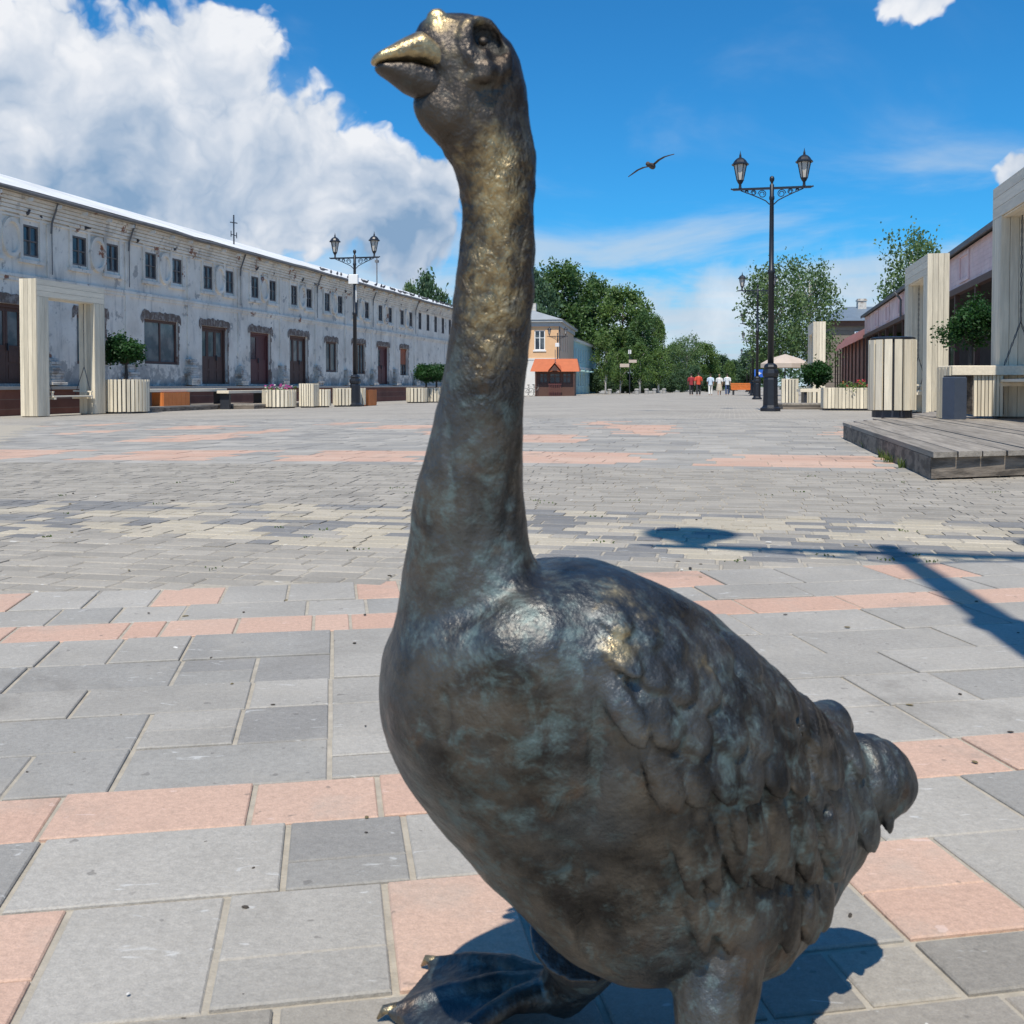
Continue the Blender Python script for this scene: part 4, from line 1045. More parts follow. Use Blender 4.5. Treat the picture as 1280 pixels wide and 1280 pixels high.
lamp_lab = ['black two-lantern street lamp, second along the row from the wooden deck', 'black two-lantern street lamp, third along the row from the wooden deck', 'black two-lantern street lamp, fourth along the row from the wooden deck', 'black two-lantern street lamp at the far end of the row']
u1, s1_ = us(L1.x, L1.y)
for i, lb in enumerate(lamp_lab):
    x, y = xy(u1 + .35 * (i + 1) * (1 if i < 3 else 1.0), s1_ + 26 * (i + 1) + (i == 3) * 18); make_lamp(on_ground(x, y), lb)
LL = col_at(444, 36.5); ll = make_lamp(LL, 'black two-lantern street lamp with white box on its pole, by the whitewashed building')
MB().bbox(-.17, .17, -.17, -.06, 4.35, 4.68, .02).box(-.05, .05, -.06, -.03, 4.45, 4.6).build('junction_box', white_m, ll)
MB().tube([(.05, -.02, 4.3), (.06, -.03, 4.0), (.055, -.02, 3.7)], .02, 5).build('cable', white_m, ll)
x, y = xy(-15.0, 90); lf = make_lamp(on_ground(x, y), 'black two-lantern street lamp with white box, beside the orange-roofed kiosk')
MB().bbox(-.17, .17, -.17, -.06, 4.35, 4.68, .02).build('junction_box', white_m, lf)
make_lamp(on_ground(1.02, .74), 'black two-lantern street lamp beside the goose whose shadow crosses the paving')

# ------------------------------------------------------------------ plank-clad portals with hanging swings
plank_cache = {}
def plank(parent, x0, x1, y0, y1, z0, z1, mat=wood):
    dx, dy, dz = x1 - x0, y1 - y0, z1 - z0; key = (round(dx, 3), round(dy, 3), round(dz, 3), mat.name)
    if key not in plank_cache: plank_cache[key] = MB().box(-dx / 2, dx / 2, -dy / 2, dy / 2, -dz / 2, dz / 2).mesh('plank', mat)
    return inst('plank', plank_cache[key], parent, ((x0 + x1) / 2, (y0 + y1) / 2, (z0 + z1) / 2))
def portal(loc, label, H=3.1, L=2.75, d=.44, w=.46, rz=-BETA, swing_label=None, group='plank-clad swing portals'):
    t = thing('swing_portal', label, 'portal', loc, rz, group); th = .022; g = .006
    core = MB()
    for sg in (-1, 1):
        y0 = sg * (L / 2 - w / 2); core.box(-d / 2 + th, d / 2 - th, y0 - w / 2 + th, y0 + w / 2 - th, .0, H - .4)
    core.box(-d / 2 + th, d / 2 - th, -L / 2 + th, L / 2 - th, H - .4, H - th); core.build('core', fascia_m, t)
    n = 4
    for sg in (-1, 1):
        yc = sg * (L / 2 - w / 2); ztop = H - .42
        for i in range(n):
            xa = -d / 2 + d * i / n; ya = yc - w / 2 + th + (w - 2 * th) * i / n
            outer = yc + sg * w / 2; inner = yc - sg * w / 2
            plank(t, xa + g / 2, xa + d / n - g / 2, min(outer, outer - sg * th), max(outer, outer - sg * th), .02, H)
            plank(t, xa + g / 2, xa + d / n - g / 2, min(inner, inner + sg * th), max(inner, inner + sg * th), .02, ztop)
            for sx in (-1, 1):
                plank(t, min(sx * d / 2, sx * (d / 2 - th)), max(sx * d / 2, sx * (d / 2 - th)), ya + g / 2, ya + (w - 2 * th) / n - g / 2, .02, ztop - .003)
    for sx in (-1, 1):
        for i in range(3):
            za = H - .42 + .42 * i / 3; plank(t, min(sx * d / 2, sx * (d / 2 - th)), max(sx * d / 2, sx * (d / 2 - th)), -L / 2 + th + .002, L / 2 - th - .002, za + g / 2, za + .14 - g / 2, woodh)
    for i in range(n):
        xa = -d / 2 + th + (d - 2 * th) * i / n; plank(t, xa + g / 2, xa + (d - 2 * th) / n - g / 2, -L / 2 + w, L / 2 - w, H - .44, H - .42 + .001, woodh); plank(t, xa + g / 2, xa + (d - 2 * th) / n - g / 2, -L / 2 + th + .003, L / 2 - th - .003, H - th, H, woodh)
    if swing_label:
        sw = thing('hanging_swing', swing_label, 'swing', loc, rz, 'hanging swing seats'); sl = (L - 2 * w) / 2 - .12
        for i in range(5): MB().bbox(-.26 + i * .105, -.26 + i * .105 + .09, -sl, sl, .47, .505, .005).build('seat_slat', woodh, sw)
        for sg in (-1, 1):
            MB().beam((-.30, sg * (sl - .06), .44), (.27, sg * (sl - .06), .44), .05, .05).build('side_rail', woodh, sw)
            MB().beam((-.30, sg * (sl - .02), .62), (.24, sg * (sl - .02), .60), .05, .035).beam((.2, sg * (sl - .02), .46), (.2, sg * (sl - .02), .59), .045, .045).build('armrest', woodh, sw)
            ch = MB()
            def chain(p0, p1):
                p0 = Vector(p0); p1 = Vector(p1); nn = int((p1 - p0).length / .055)
                for i in range(nn):
                    a_ = p0.lerp(p1, i / nn); c_ = p0.lerp(p1, (i + 1) / nn); off = Vector((.008, 0, 0)) if i % 2 else Vector((0, .008, 0)); ch.tube([a_ + off, c_ + off], .005, 4); ch.tube([a_ - off, c_ - off], .005, 4)
            chain((0, sg * sl, H - .44), (0, sg * sl, 1.25)); chain((0, sg * sl, 1.25), (.22, sg * (sl - .03), .5)); chain((0, sg * sl, 1.25), (-.26, sg * (sl - .03), .5))
            ch.build('chain', darkmetal, sw)
    return t
def from_corner(px, Y, dx, dy):                  # thing centre from a visible corner at picture column px
    p = col_at(px, Y); u, s = us(p.x, p.y); x, y = xy(u + dx, s + dy); return on_ground(x, y)
portal(from_corner(47, 24.6, -.24, 1.38), 'pale plank-clad portal with a hanging swing, beside the potted ball tree', 3.33, 2.75, .46, .46, swing_label='pale wooden swing seat hanging in the portal by the whitewashed building')
portal(from_corner(1157, 20.8, .22, 1.38), 'pale plank-clad portal standing behind the tall slatted bin', 3.28, 2.75, .42, .46, swing_label='wooden swing seat hanging in the portal behind the slatted bin')

# ------------------------------------------------------------------ wooden deck on the right
DK = .185
dc = gp(1165, 601); du, ds_ = us(dc.x, dc.y)
deck = thing('wooden_deck', 'low grey weathered plank deck with a rough board edge', 'deck', (dc.x, dc.y, dc.z), -BETA)
PLK = .175; n = 30; far = 11.5
for i in range(n):
    x0 = i * PLK; slope = -.58 * 0.0; y0 = .0 + x0 * .70 if x0 < 1.2 else .84
    front = x0 * .62 if x0 < 1.5 else .93
    # two lengths of board, butt-jointed
    for (ya, yb) in ((front - .02 - jit(.012), 4.6 + jit(.01)), (4.625, 5.4 + min(i * .5, 6))):
        b = MB(); w0, w1 = x0 + .004, x0 + PLK - .005; f2 = .62 * PLK if (x0 < 1.5 and ya < 1.2) else 0
        z1 = DK + jit(.004); b.add([(w0, ya, DK - .035), (w1, ya + f2, DK - .035), (w1, yb, DK - .035), (w0, yb, DK - .035), (w0, ya, z1), (w1, ya + f2, z1), (w1, yb, z1), (w0, yb, z1)], [(0, 3, 2, 1), (4, 5, 6, 7), (0, 1, 5, 4), (1, 2, 6, 5), (2, 3, 7, 6), (3, 0, 4, 7)])
        b.build('plank', greywood, deck)
fb = MB(); L_ = 1.5; 
fb.add([(0.0, .03, .012), (1.5, .96, .012), (1.5, .96, .145), (0, .03, .145), (0.03, .07, .012), (1.5, 1.0, .012), (1.5, 1.0, .145), (.03, .07, .145)], [(0, 1, 2, 3), (5, 4, 7, 6), (4, 0, 3, 7), (1, 5, 6, 2), (3, 2, 6, 7), (4, 5, 1, 0)])
fb.box(1.503, 5.2, .96, 1.0, .012, .145); fb.build('front_board', fascia_m, deck)
MB().box(.005, .045, .08, 4.3, .0, .146).build('side_board', fascia_m, deck); MB().box(.005, .045, 4.31, 5.35, .0, .146).build('side_board', fascia_m, deck)
MB().box(.05, 5.2, 1.05, 5.3, -.02, .14).box(.9, 5.2, 5.301, 7.8, -.02, .139).box(2.0, 5.2, 7.801, 10.8, -.02, .138).build('frame', fascia_m, deck)
def on_deck(px, Y): p = Vector(((px - CX) / F * Y, Y, 0)); return Vector((p.x, p.y, gz(p.x, p.y) + DK + .004))

# slatted round planters, bins, boxes
slat_cache = {}
def slatted(name, label, cat, loc, r, h, nsl, group=None, gapk=.72, z0=.05, mat=wood, square=False, soil_in=True, liner=darkmetal, rz=0.0, sx=1.0):
    t = thing(name, label, cat, loc, rz, group)
    if square:
        MB().box(-r * sx + .03, r * sx - .03, -r + .03, r - .03, .0, h - .03).build('liner', liner, t); per = []
        nx = max(4, int(nsl * sx)); 
        for i in range(nx): per += [(-r * sx + 2 * r * sx * (i + .5) / nx, -r, 0, 2 * r * sx / nx), (-r * sx + 2 * r * sx * (i + .5) / nx, r, 0, 2 * r * sx / nx)]
        for i in range(nsl): per += [(-r * sx, -r + 2 * r * (i + .5) / nsl, 1, 2 * r / nsl), (r * sx, -r + 2 * r * (i + .5) / nsl, 1, 2 * r / nsl)]
    else:
        MB().lathe([(r - .035, 0), (r - .035, h - .04), (r - .06, h - .04), (r - .06, h - .06)], 20).build('liner', liner, t)
        per = [(r * math.cos(2 * math.pi * i / nsl), r * math.sin(2 * math.pi * i / nsl), 2 * math.pi * i / nsl, 2 * math.pi * r / nsl) for i in range(nsl)]
    for (x, y, a, w) in per:
        key = (round(w * gapk, 3), h, z0, mat.name)
        if key not in slat_cache: slat_cache[key] = MB().box(-.014, .014, -w * gapk / 2, w * gapk / 2, z0, h).mesh('slat', mat)
        o = inst('slat', slat_cache[key], t, (x, y, jit(.004))); 
        o.rotation_euler = (0, 0, (a if not square else (math.pi / 2 if a == 0 else 0)))
    if soil_in: MB().lathe([(r - .04, h - .10), (.01, h - .07)] if not square else [(r * .9, h - .10), (.01, h - .07)], 16).build('soil', soil, t)
    return t
def ball_tree(loc, label, r=.68, stem=.42, seed=1, n=1, group='clipped ball trees in planters', leaf=.085):
    g = random.Random(seed); cl = []
    for i in range(46):
        v = Vector((g.gauss(0, 1), g.gauss(0, 1), g.gauss(0, 1))).normalized() * r * g.uniform(.35, .86); cl.append((v.x, v.y, max(v.z * .8, -r * .5) + stem + r * .72, r * g.uniform(.2, .36)))
    cr = leaf_cloud(cl, 1500 / (r * r) * .85, leaf, seed=seed); cr.materials.append(leaf_ball)
    b = MB(); b.tube([(0, 0, -.1), (.01, .01, stem * .6), (0, 0, stem + r * .7)], [.055, .045, .03], 8)
    for i in range(6):
        c_ = cl[i]; b.tube([(0, 0, stem + .05), (c_[0] * .6, c_[1] * .6, (stem + c_[2]) / 2 + .05), c_[:3]], [.022, .015, .006], 5)
    t = thing('ball_tree', label, 'tree', loc, g.uniform(0, 6), group); inst('trunk', b.mesh('trunk', bark, True), t); inst('crown', cr, t); return t
p0_ = col_at(157.5, 28.0)
slatted('planter', 'round pale slatted planter holding a ball tree, beside the swing portal', 'planter', p0_, .60, .92, 34)
ball_tree(p0_ + Vector((0, 0, .85)), 'dense green clipped ball tree in the round planter by the swing portal', .66, .42, 3)
# flower planter, bins along the left
def flowers(loc, label, seed, cols, r=.4, group='bedding flowers in planters'):
    t = thing('flower_bed', label, 'flowers', loc); g = random.Random(seed)
    cl = [(g.uniform(-r, r), g.uniform(-r, r), g.uniform(.02, .14), .11) for _ in range(26)]
    me = leaf_cloud(cl, 1700, .055, seed=seed); me.materials.append(leaf_mid); inst('foliage', me, t)
    for i, c in enumerate(cols):
        cl2 = [(g.uniform(-r, r), g.uniform(-r, r), g.uniform(.12, .26), .045) for _ in range(12)]; me = leaf_cloud(cl2, 6000, .04, seed=seed + i + 1); me.materials.append(c); inst('blossom', me, t)
    return t
mag = pm('magenta_petal', (.55, .06, .30), .6, .2, 20); redp = pm('red_petal', (.55, .05, .06), .6, .2, 20); whp = pm('white_petal', (.75, .70, .68), .6, .1, 20); yel = pm('yellow_leaf', (.30, .36, .05), .6, .2, 20)
def leftbox(px, Y, name, label, r, h, ns, sq=False, sx=1.0, **k): return slatted(name, label, 'planter', col_at(px, Y), r, h, ns, square=sq, rz=-BETA, sx=sx, **k)
leftbox(349, 34.5, 'planter', 'wide round slatted planter full of magenta flowers by the low bench', .55, .62, 26); flowers(col_at(349, 34.5) + Vector((0, 0, .52)), 'magenta and white flowers filling the round slatted planter', 11, [mag, whp, mag], .42)
leftbox(386.5, 34.9, 'slatted_bin', 'tall square slatted bin between two round planters by the brick terrace', .25, .82, 6, True, soil_in=False)
leftbox(404, 35.3, 'planter', 'small round slatted planter right behind the tall square bin', .24, .62, 16)
leftbox(430, 36.6, 'planter', 'round slatted planter at the foot of the lamp with the white box', .38, .66, 20)
leftbox(447, 37.2, 'planter', 'narrow slatted planter behind the base of the lamp with the white box', .28, .66, 16)
leftbox(521, 46, 'planter', 'slatted planter with ball tree near the far end of the terrace', .46, .68, 18); leftbox(541, 47, 'planter', 'slatted planter with ball tree half behind the goose neck', .46, .68, 18)
ball_tree(col_at(533, 46.5) + Vector((0, 0, .6)), 'green clipped ball tree beside the far terrace planter, nearer the lamp', .62, .3, 5); ball_tree(col_at(546, 48) + Vector((0, 0, .6)), 'green clipped ball tree half hidden by the goose neck', .66, .25, 6)
# low benches with thick pale tops, orange panels, dark plinth
def bench(pxa, pxb, Y, label, ztop=.62, th=.09, dep=.42, ground_fn=None, legs=True):
    a = col_at(pxa, Y); ua, sa = us(a.x, a.y)
    # run along the street so the far end meets the second column
    lo, hi = .1, 40
    for _ in range(50):
        m_ = (lo + hi) / 2; x, y = xy(ua, sa + m_)
        if CX + F * x / y < pxb: lo = m_
        else: hi = m_
    L = lo; t = thing('bench', label, 'bench', (a.x, a.y, a.z), -BETA, 'low timber benches')
    MB().bbox(-dep, 0, 0, L, ztop - th, ztop, .008).build('seat_board', woodh, t)
    nl = max(2, int(L / 1.6) + 1)
    for i in range(nl):
        y = .18 + (L - .36) * i / (nl - 1); MB().box(-dep + .05, -.05, y - .06, y + .06, 0, ztop - th).build('leg', darkmetal, t)
    return t, L
bench(186, 284, 29.6, 'long low pale bench between the ball-tree planter and the flower planter', .66)
bench(286, 333, 33.0, 'shorter low pale bench running up to the flower planter', .60)
def block(px, Y, w, d, h, label, mat, name='orange_box', cat='box'):
    p = col_at(px, Y); t = thing(name, label, cat, p, -BETA, None)
    for i in range(6):
        y = -w / 2 + w * i / 6; MB().bbox(d / 2 - .02, d / 2, y + .005, y + w / 6 - .005, .03, h, .004).build('board', mat, t)
    for i in range(4):
        x = -d / 2 + (d - .02) * i / 4; MB().bbox(x + .004, x + d / 4 - .006, -w / 2 - .02, -w / 2, .03, h, .004).build('board', mat, t)
    MB().box(-d / 2, d / 2 - .021, -w / 2, w / 2, 0, h - .01).build('core', mat, t); return t
block(210, 31.0, 1.5, .6, .56, 'orange boarded box standing behind the long low bench', orange_m)
block(458, 38.5, .9, .5, .6, 'orange boarded box beside the base of the lamp with the white box', orange_m)
for (pa, pb, Y, lb) in [(185, 318, 29.2, 'low dark timber step under the long bench'), (318, 414, 33.2, 'low dark timber step under the flower planter')]:
    a = col_at(pa, Y); ua, sa = us(a.x, a.y); L = 0
    while True:
        x, y = xy(ua, sa + L)
        if CX + F * x / y > pb: break
        L += .1
    t = thing('timber_step', lb, 'step', a, -BETA)
    for i in range(3): MB().bbox(-1.2 + .4 * i, -1.2 + .4 * i + .39, 0, L, .10, .15, .006).build('plank', greywood, t)
    MB().box(-1.19, -.02, .01, L - .01, -.02, .1).build('frame', fascia_m, t)

# on and around the deck
slatted('slatted_bin', 'tall octagonal slatted bin with black rim on the deck corner', 'bin', on_deck(1115, 13.7) , .29, 1.03, 15, gapk=.78, z0=.10, soil_in=False)
bo = [o for o in bpy.data.objects if o.get('label', '').startswith('tall octagonal')][0]
MB().lathe([(.285, 1.035), (.285, 1.06), (.24, 1.07), (.24, 1.0)], 16).build('rim', blackmetal, bo); MB().lathe([(.24, -.003), (.24, .10)], 12).build('foot', blackmetal, bo)
portal(on_deck(1243, 13.6).__add__(Vector((xy(.22, -1.15)[0], xy(.22, -1.15)[1], 0))), 'tall pale plank-clad portal standing on the near grey deck', 3.05, 2.75, .44, .46, swing_label='pale wooden swing seat hanging over the grey deck')
# dark box, slatted panel and bench top by the deck
db = thing('litter_bin', 'narrow blue-grey metal box under the end of the thick bench board', 'bin', on_deck(1193, 12.9), R(22)); MB().bbox(-.10, .10, -.10, .10, 0, .53, .01).build('body', greybox, db); MB().box(-.09, .09, -.09, .09, .531, .55).build('lid', darkmetal, db)
t = thing('bench', 'thick pale bench board across slatted supports on the near deck', 'bench', on_deck(1181, 13.35), 0)
MB().bbox(0, 1.75, -.22, .22, .56, .68, .008).build('seat_board', woodh, t)
for i in range(8): MB().box(.30 + i * .048, .30 + i * .048 + .036, -.18, -.15, .03, .555).build('slat', wood, t)
for i in range(4): MB().box(-.03, -.005, -.2 + i * .1, -.2 + i * .1 + .085, .0, .66).build('end_slat', wood, t)
MB().box(.29, .70, -.147, .15, .05, .55).build('support', fascia_m, t)
MB().box(1.3, 1.6, -.15, .15, .0, .555).build('support', fascia_m, t)
p_ = col_at(1213, 18.6); slatted('planter', 'slatted planter with leafy ball tree behind the thick bench board', 'planter', p_, .42, .75, 22)
ball_tree(p_ + Vector((0, 0, .68)), 'leafy green ball tree behind the thick bench board on the deck', .64, .58, 8, leaf=.06)
t = slatted('planter', 'long low slatted planter with green plants beyond the slatted bin', 'planter', col_at(1070, 25.5), .42, .56, 10, square=True, sx=1.9, rz=-BETA, gapk=.86)
flowers(col_at(1070, 25.5) + Vector((0, 0, .48)), 'yellow-green leafy plants in the long low slatted planter', 21, [yel, redp], .4)
slatted('slatted_bin', 'square slatted bin next to the low bench past the first lamp', 'bin', col_at(987, 30), .22, .82, 5, square=True, soil_in=False, rz=-BETA)
for (pa, Y, w, lb) in [(1022, 29, 1.4, 'pale low bench between the square slatted bin and the long planter')]:
    t = thing('bench', lb, 'bench', col_at(pa - 24, Y), 0); MB().bbox(0, w, -.2, .2, .44, .53, .008).build('seat_board', woodh, t)
    for x in (.12, w - .2): MB().box(x, x + .08, -.15, .15, 0, .44).build('leg', darkmetal, t)
portal(col_at(1020, 39), 'small far plank-clad portal behind the little dark tree', 3.0, 2.6, .44, .46)
ball_tree(col_at(1022, 31.5) + Vector((0, 0, .42)), 'small dark ball tree in front of the far plank portal', .52, .2, 9)
slatted('planter', 'small round slatted planter under the small dark ball tree', 'planter', col_at(1022, 31.5), .4, .5, 18)
a = col_at(978, 26.5); ua, sa = us(a.x, a.y); t = thing('timber_step', 'long low dark timber step behind the first right-hand lamp', 'step', a, 0)
for i in range(3): MB().bbox(0, 2.6, i * .32, i * .32 + .31, .10, .15, .006).build('plank', greywood, t)
MB().box(.02, 2.58, .02, .94, -.02, .1).build('frame', fascia_m, t)
# cream umbrella
t = thing('umbrella', 'wide cream market umbrella on a dark pole behind the first lamp', 'umbrella', col_at(981, 44)); MB().tube([(0, 0, 0), (0, 0, 2.1)], .03, 8).build('pole', darkmetal, t); MB().lathe([(.4, 0), (.4, .06), (.08, .1)], 12).build('base', concrete, t)
b = MB(); b.lathe([(1.05, 1.42), (1.05, 1.6), (.7, 1.8), (.03, 2.0)], 8); b.build('canopy', canvas, t)
b = MB()
for j in range(8): b.tube([(0, 0, 1.97), (1.03 * math.cos(j * math.pi / 4), 1.03 * math.sin(j * math.pi / 4), 1.58)], .012, 4)
b.build('rib', darkmetal, t)
# blue sign, orange bench far off
t = thing('road_sign', 'small square blue sign on a grey post beyond the lamps', 'sign', col_at(948, 66), 0); MB().tube([(0, 0, 0), (0, 0, 1.75)], .03, 6).build('post', grey_trim, t); sg_ = MB().box(-.28, .28, -.035, -.015, 1.25, 1.75).build('sign_face', blue_m, t); MB().add([(.08, -.038, 1.4), (.08, -.038, 1.6), (-.16, -.038, 1.5)], [(0, 1, 2)]).box(.0, .16, -.042, -.036, 1.47, 1.53).build('arrow', white_m, sg_)
t = thing('bench', 'orange slatted bench far along the street past the walkers', 'bench', col_at(928, 82), 0)
for i in range(4): MB().box(-.9, .9, .1 + .05 * i, .13 + .05 * i, .45 + .13 * i, .56 + .13 * i).build('back_slat', orange_m, t)
MB().box(-.9, .9, -.35, .08, .40, .45).build('seat', orange_m, t)
for x in (-.75, .75): MB().box(x - .04, x + .04, -.3, .1, 0, .4).build('leg', darkmetal, t)

# ------------------------------------------------------------------ peach house, teal house, kiosk (left side of the street, far)
def face_wall(mb, x0, x1, y, z0, z1, holes, depth=.25, m=0):       # wall facing -y
    xs = sorted({x0, x1, *[h[0] for h in holes], *[h[1] for h in holes]}); zs = sorted({z0, z1, *[h[2] for h in holes], *[h[3] for h in holes]})
    for i in range(len(xs) - 1):
        for j in range(len(zs) - 1):
            cx_, cz_ = (xs[i] + xs[i + 1]) / 2, (zs[j] + zs[j + 1]) / 2
            if any(h[0] < cx_ < h[1] and h[2] < cz_ < h[3] for h in holes): continue
            mb.add([(xs[i], y, zs[j]), (xs[i + 1], y, zs[j]), (xs[i + 1], y, zs[j + 1]), (xs[i], y, zs[j + 1])], [(0, 1, 2, 3)], m)
    for (a, b, c, d) in holes:
        yb = y + depth; mb.add([(a, y, c), (b, y, c), (b, y, d), (a, y, d), (a, yb, c), (b, yb, c), (b, yb, d), (a, yb, d)], [(0, 1, 5, 4), (1, 2, 6, 5), (2, 3, 7, 6), (3, 0, 4, 7), (4, 5, 6, 7)], m)
def fwindow(parent, xa, xb, za, zb, y, fm=white_m, gm=glass_dark):
    w = MB(); f = .09; w.box(xa, xa + f, y, y + .06, za, zb).box(xb - f, xb, y, y + .06, za, zb).box(xa + f, xb - f, y, y + .06, za, za + f).box(xa + f, xb - f, y, y + .06, zb - f, zb)
    w.box((xa + xb) / 2 - .04, (xa + xb) / 2 + .04, y + .004, y + .055, za + f, zb - f).box(xa + f, xb - f, y + .008, y + .05, za + (zb - za) * .62 - .03, za + (zb - za) * .62 + .03)
    o = w.build('window', fm, parent); MB().add([(xa + .02, y + .03, za + .02), (xb - .02, y + .03, za + .02), (xb - .02, y + .03, zb - .02), (xa + .02, y + .03, zb - .02)], [(0, 1, 2, 3)]).build('pane', gm, o)
pc_ = col_at(698, 95); ph = thing('peach_house', 'two-storey peach house with white ground floor and grey hipped roof', 'house', pc_, -BETA + R(4))
W_ = 11.0; L_ = 17.5; EH = 7.0
wins = [(-2.25, -1.25, 4.2, 6.05), (-5.2, -4.2, 4.2, 6.05), (-8.2, -7.2, 4.2, 6.05)]
b = MB(); face_wall(b, -W_, 0, 0, 3.45, EH - .6, wins); b.build('upper_wall', peach, ph)
b = MB(); face_wall(b, -W_, 0, -.06, -.3, 3.3, [(-2.2, -1.3, 1.2, 2.7), (-5.1, -4.1, 1.2, 2.7)]); b.box(-W_, .06, -.1, .0, 3.3, 3.46); b.build('ground_floor_wall', white_pl, ph)
for w in wins: fwindow(ph, *w, .06); MB().box(w[0] - .12, w[1] + .12, -.08, .06, w[2] - .12, w[2] - .003).build('sill', white_m, ph)
for w in [(-2.2, -1.3, 1.2, 2.7), (-5.1, -4.1, 1.2, 2.7)]: fwindow(ph, *w, .02)
b = MB(); wall_holes(b, 0, L_, -.3, EH - .6, [(1.5 + 2.6 * i, 2.5 + 2.6 * i, 4.2, 6.0) for i in range(4)] + [(1.5 + 2.6 * i, 2.5 + 2.6 * i, 1.0, 2.7) for i in range(4)], 0.0, .2); b.build('side_wall', peach_side, ph)
for i in range(4):
    for (za, zb) in ((4.2, 6.0), (1.0, 2.7)): window(ph, 1.5 + 2.6 * i, 2.5 + 2.6 * i, za, zb, white_m, glass_dark, 2, 1, x=-.14)
MB().box(-W_ - .1, .15, -.15, L_ + .1, EH - .6, EH - .2).box(-W_ - .35, .42, -.42, L_ + .3, EH - .2, EH).build('cornice', grey_trim, ph)
b = MB(); e = .5; b.add([(-W_ - e, -e, EH), (e, -e, EH), (e, L_ + e, EH), (-W_ - e, L_ + e, EH), (-W_ / 2, 4.6, EH + 2.0), (-W_ / 2, L_ - 4.6, EH + 2.0)], [(0, 1, 4), (1, 2, 5, 4), (2, 3, 5), (3, 0, 4, 5), (3, 2, 1, 0)]); ro = b.build('roof', grey_roof, ph)
MB().box(-3.2, -2.6, 4.2, 4.9, EH + .4, EH + 1.9).build('chimney', stone_old, ro)
MB().tube([(.1, .15, 0), (.1, .15, EH - .2)], .06, 6).build('drainpipe', gutter_m, ph)
# teal house behind it
tp = ph.matrix_basis @ Vector((0, 18.2, 0)); te = thing('teal_house', 'pale teal two-storey house with white trim beyond the peach house', 'house', (tp.x, tp.y, gz(tp.x, tp.y)), -BETA + R(2))
hl = [(1.2 + 2.5 * i, 2.2 + 2.5 * i, 3.6, 5.2) for i in range(10)] + [(1.2 + 2.5 * i, 2.2 + 2.5 * i, .9, 2.4) for i in range(10)]
b = MB(); wall_holes(b, 0, 27, -.3, 5.9, hl, 0, .2); b.add([(0, 0, -.3), (-8, 0, -.3), (-8, 0, 5.9), (0, 0, 5.9)], [(3, 2, 1, 0)]); b.build('wall', teal, te)
for h in hl: window(te, *h, white_m, glass_dark, 2, 1, x=-.14)
MB().box(-.05, .06, 0, 27, 2.9, 3.15).box(-.05, .3, -.2, 27.2, 5.9, 6.15).box(-.05, .07, -.02, .3, -.2, 2.9).build('trim', white_m, te)
b = MB(); b.add([(.5, -.3, 6.15), (.5, 27.3, 6.15), (-4, 27.3, 7.6), (-4, -.3, 7.6), (-8.3, 27.3, 6.15), (-8.3, -.3, 6.15)], [(0, 1, 2, 3), (3, 2, 4, 5), (0, 3, 5), (1, 4, 2)]); b.build('roof', grey_roof, te)
for i in range(3): MB().box(.0, 1.1, 1 + 4.2 * i, 2.9 + 4.2 * i, 2.55, 2.7).build('door_canopy', teal, te)
# kiosk
kk = col_at(694, 86); kd = thing('wooden_kiosk', 'dark wooden kiosk with bright orange roof and small gable', 'kiosk', kk, -BETA + R(6))
kw, kdp = 3.3, 2.6
b = MB(); face_wall(b, -kw / 2, kw / 2, 0, 0, 2.15, [(-1.35, -.62, 1.05, 1.95), (-.5, .45, 1.0, 1.95), (.6, 1.35, 1.05, 1.95)], .15); b.add([(kw / 2, 0, 0), (kw / 2, kdp, 0), (kw / 2, kdp, 2.15), (kw / 2, 0, 2.15), (-kw / 2, kdp, 0), (-kw / 2, 0, 0), (-kw / 2, 0, 2.15), (-kw / 2, kdp, 2.15)], [(0, 1, 2, 3), (4, 5, 6, 7), (1, 4, 7, 2)]); b.build('wall', brownwood, kd)
for (a, c) in ((-1.35, -.62), (-.5, .45), (.6, 1.35)): fwindow(kd, a, c, 1.05, 1.95, .04, brownwood)
MB().add([(-kw / 2 - .4, -.75, 2.05), (kw / 2 + .4, -.75, 2.05), (kw / 2 + .15, .95, 3.15), (-kw / 2 - .15, .95, 3.15), (kw / 2 + .4, kdp + .3, 2.15), (-kw / 2 - .4, kdp + .3, 2.15)], [(0, 1, 2, 3), (3, 2, 4, 5), (1, 4, 2), (0, 3, 5), (0, 5, 4, 1)]).build('roof', orange_roof, kd)
g_ = MB(); g_.add([(-.55, -.85, 2.12), (.55, -.85, 2.12), (0, -.85, 2.78), (-.55, .2, 2.5), (.55, .2, 2.5), (0, .5, 2.8)], [(0, 2, 5, 3), (2, 1, 4, 5)]); g_.build('gable_roof', orange_roof, kd); MB().add([(-.42, -.82, 2.12), (.42, -.82, 2.12), (0, -.82, 2.62)], [(0, 1, 2)]).build('gable_face', brownwood, kd)
MB().tube([(0, -.1, 2.7), (0, -.1, 3.9)], .03, 5).build('finial', gutter_m, kd)
b = MB()
for i in range(7): b.box(-.5 + i * .15, -.44 + i * .15, -.5, -.44, 0, 1.05)
b.box(-.56, .56, -.52, -.42, .95, 1.03).build('gate', maroon, kd)
for x in (-1.6, 1.6): MB().box(x - .05, x + .05, -.65, -.55, 0, 2.05).build('post', brownwood, kd)
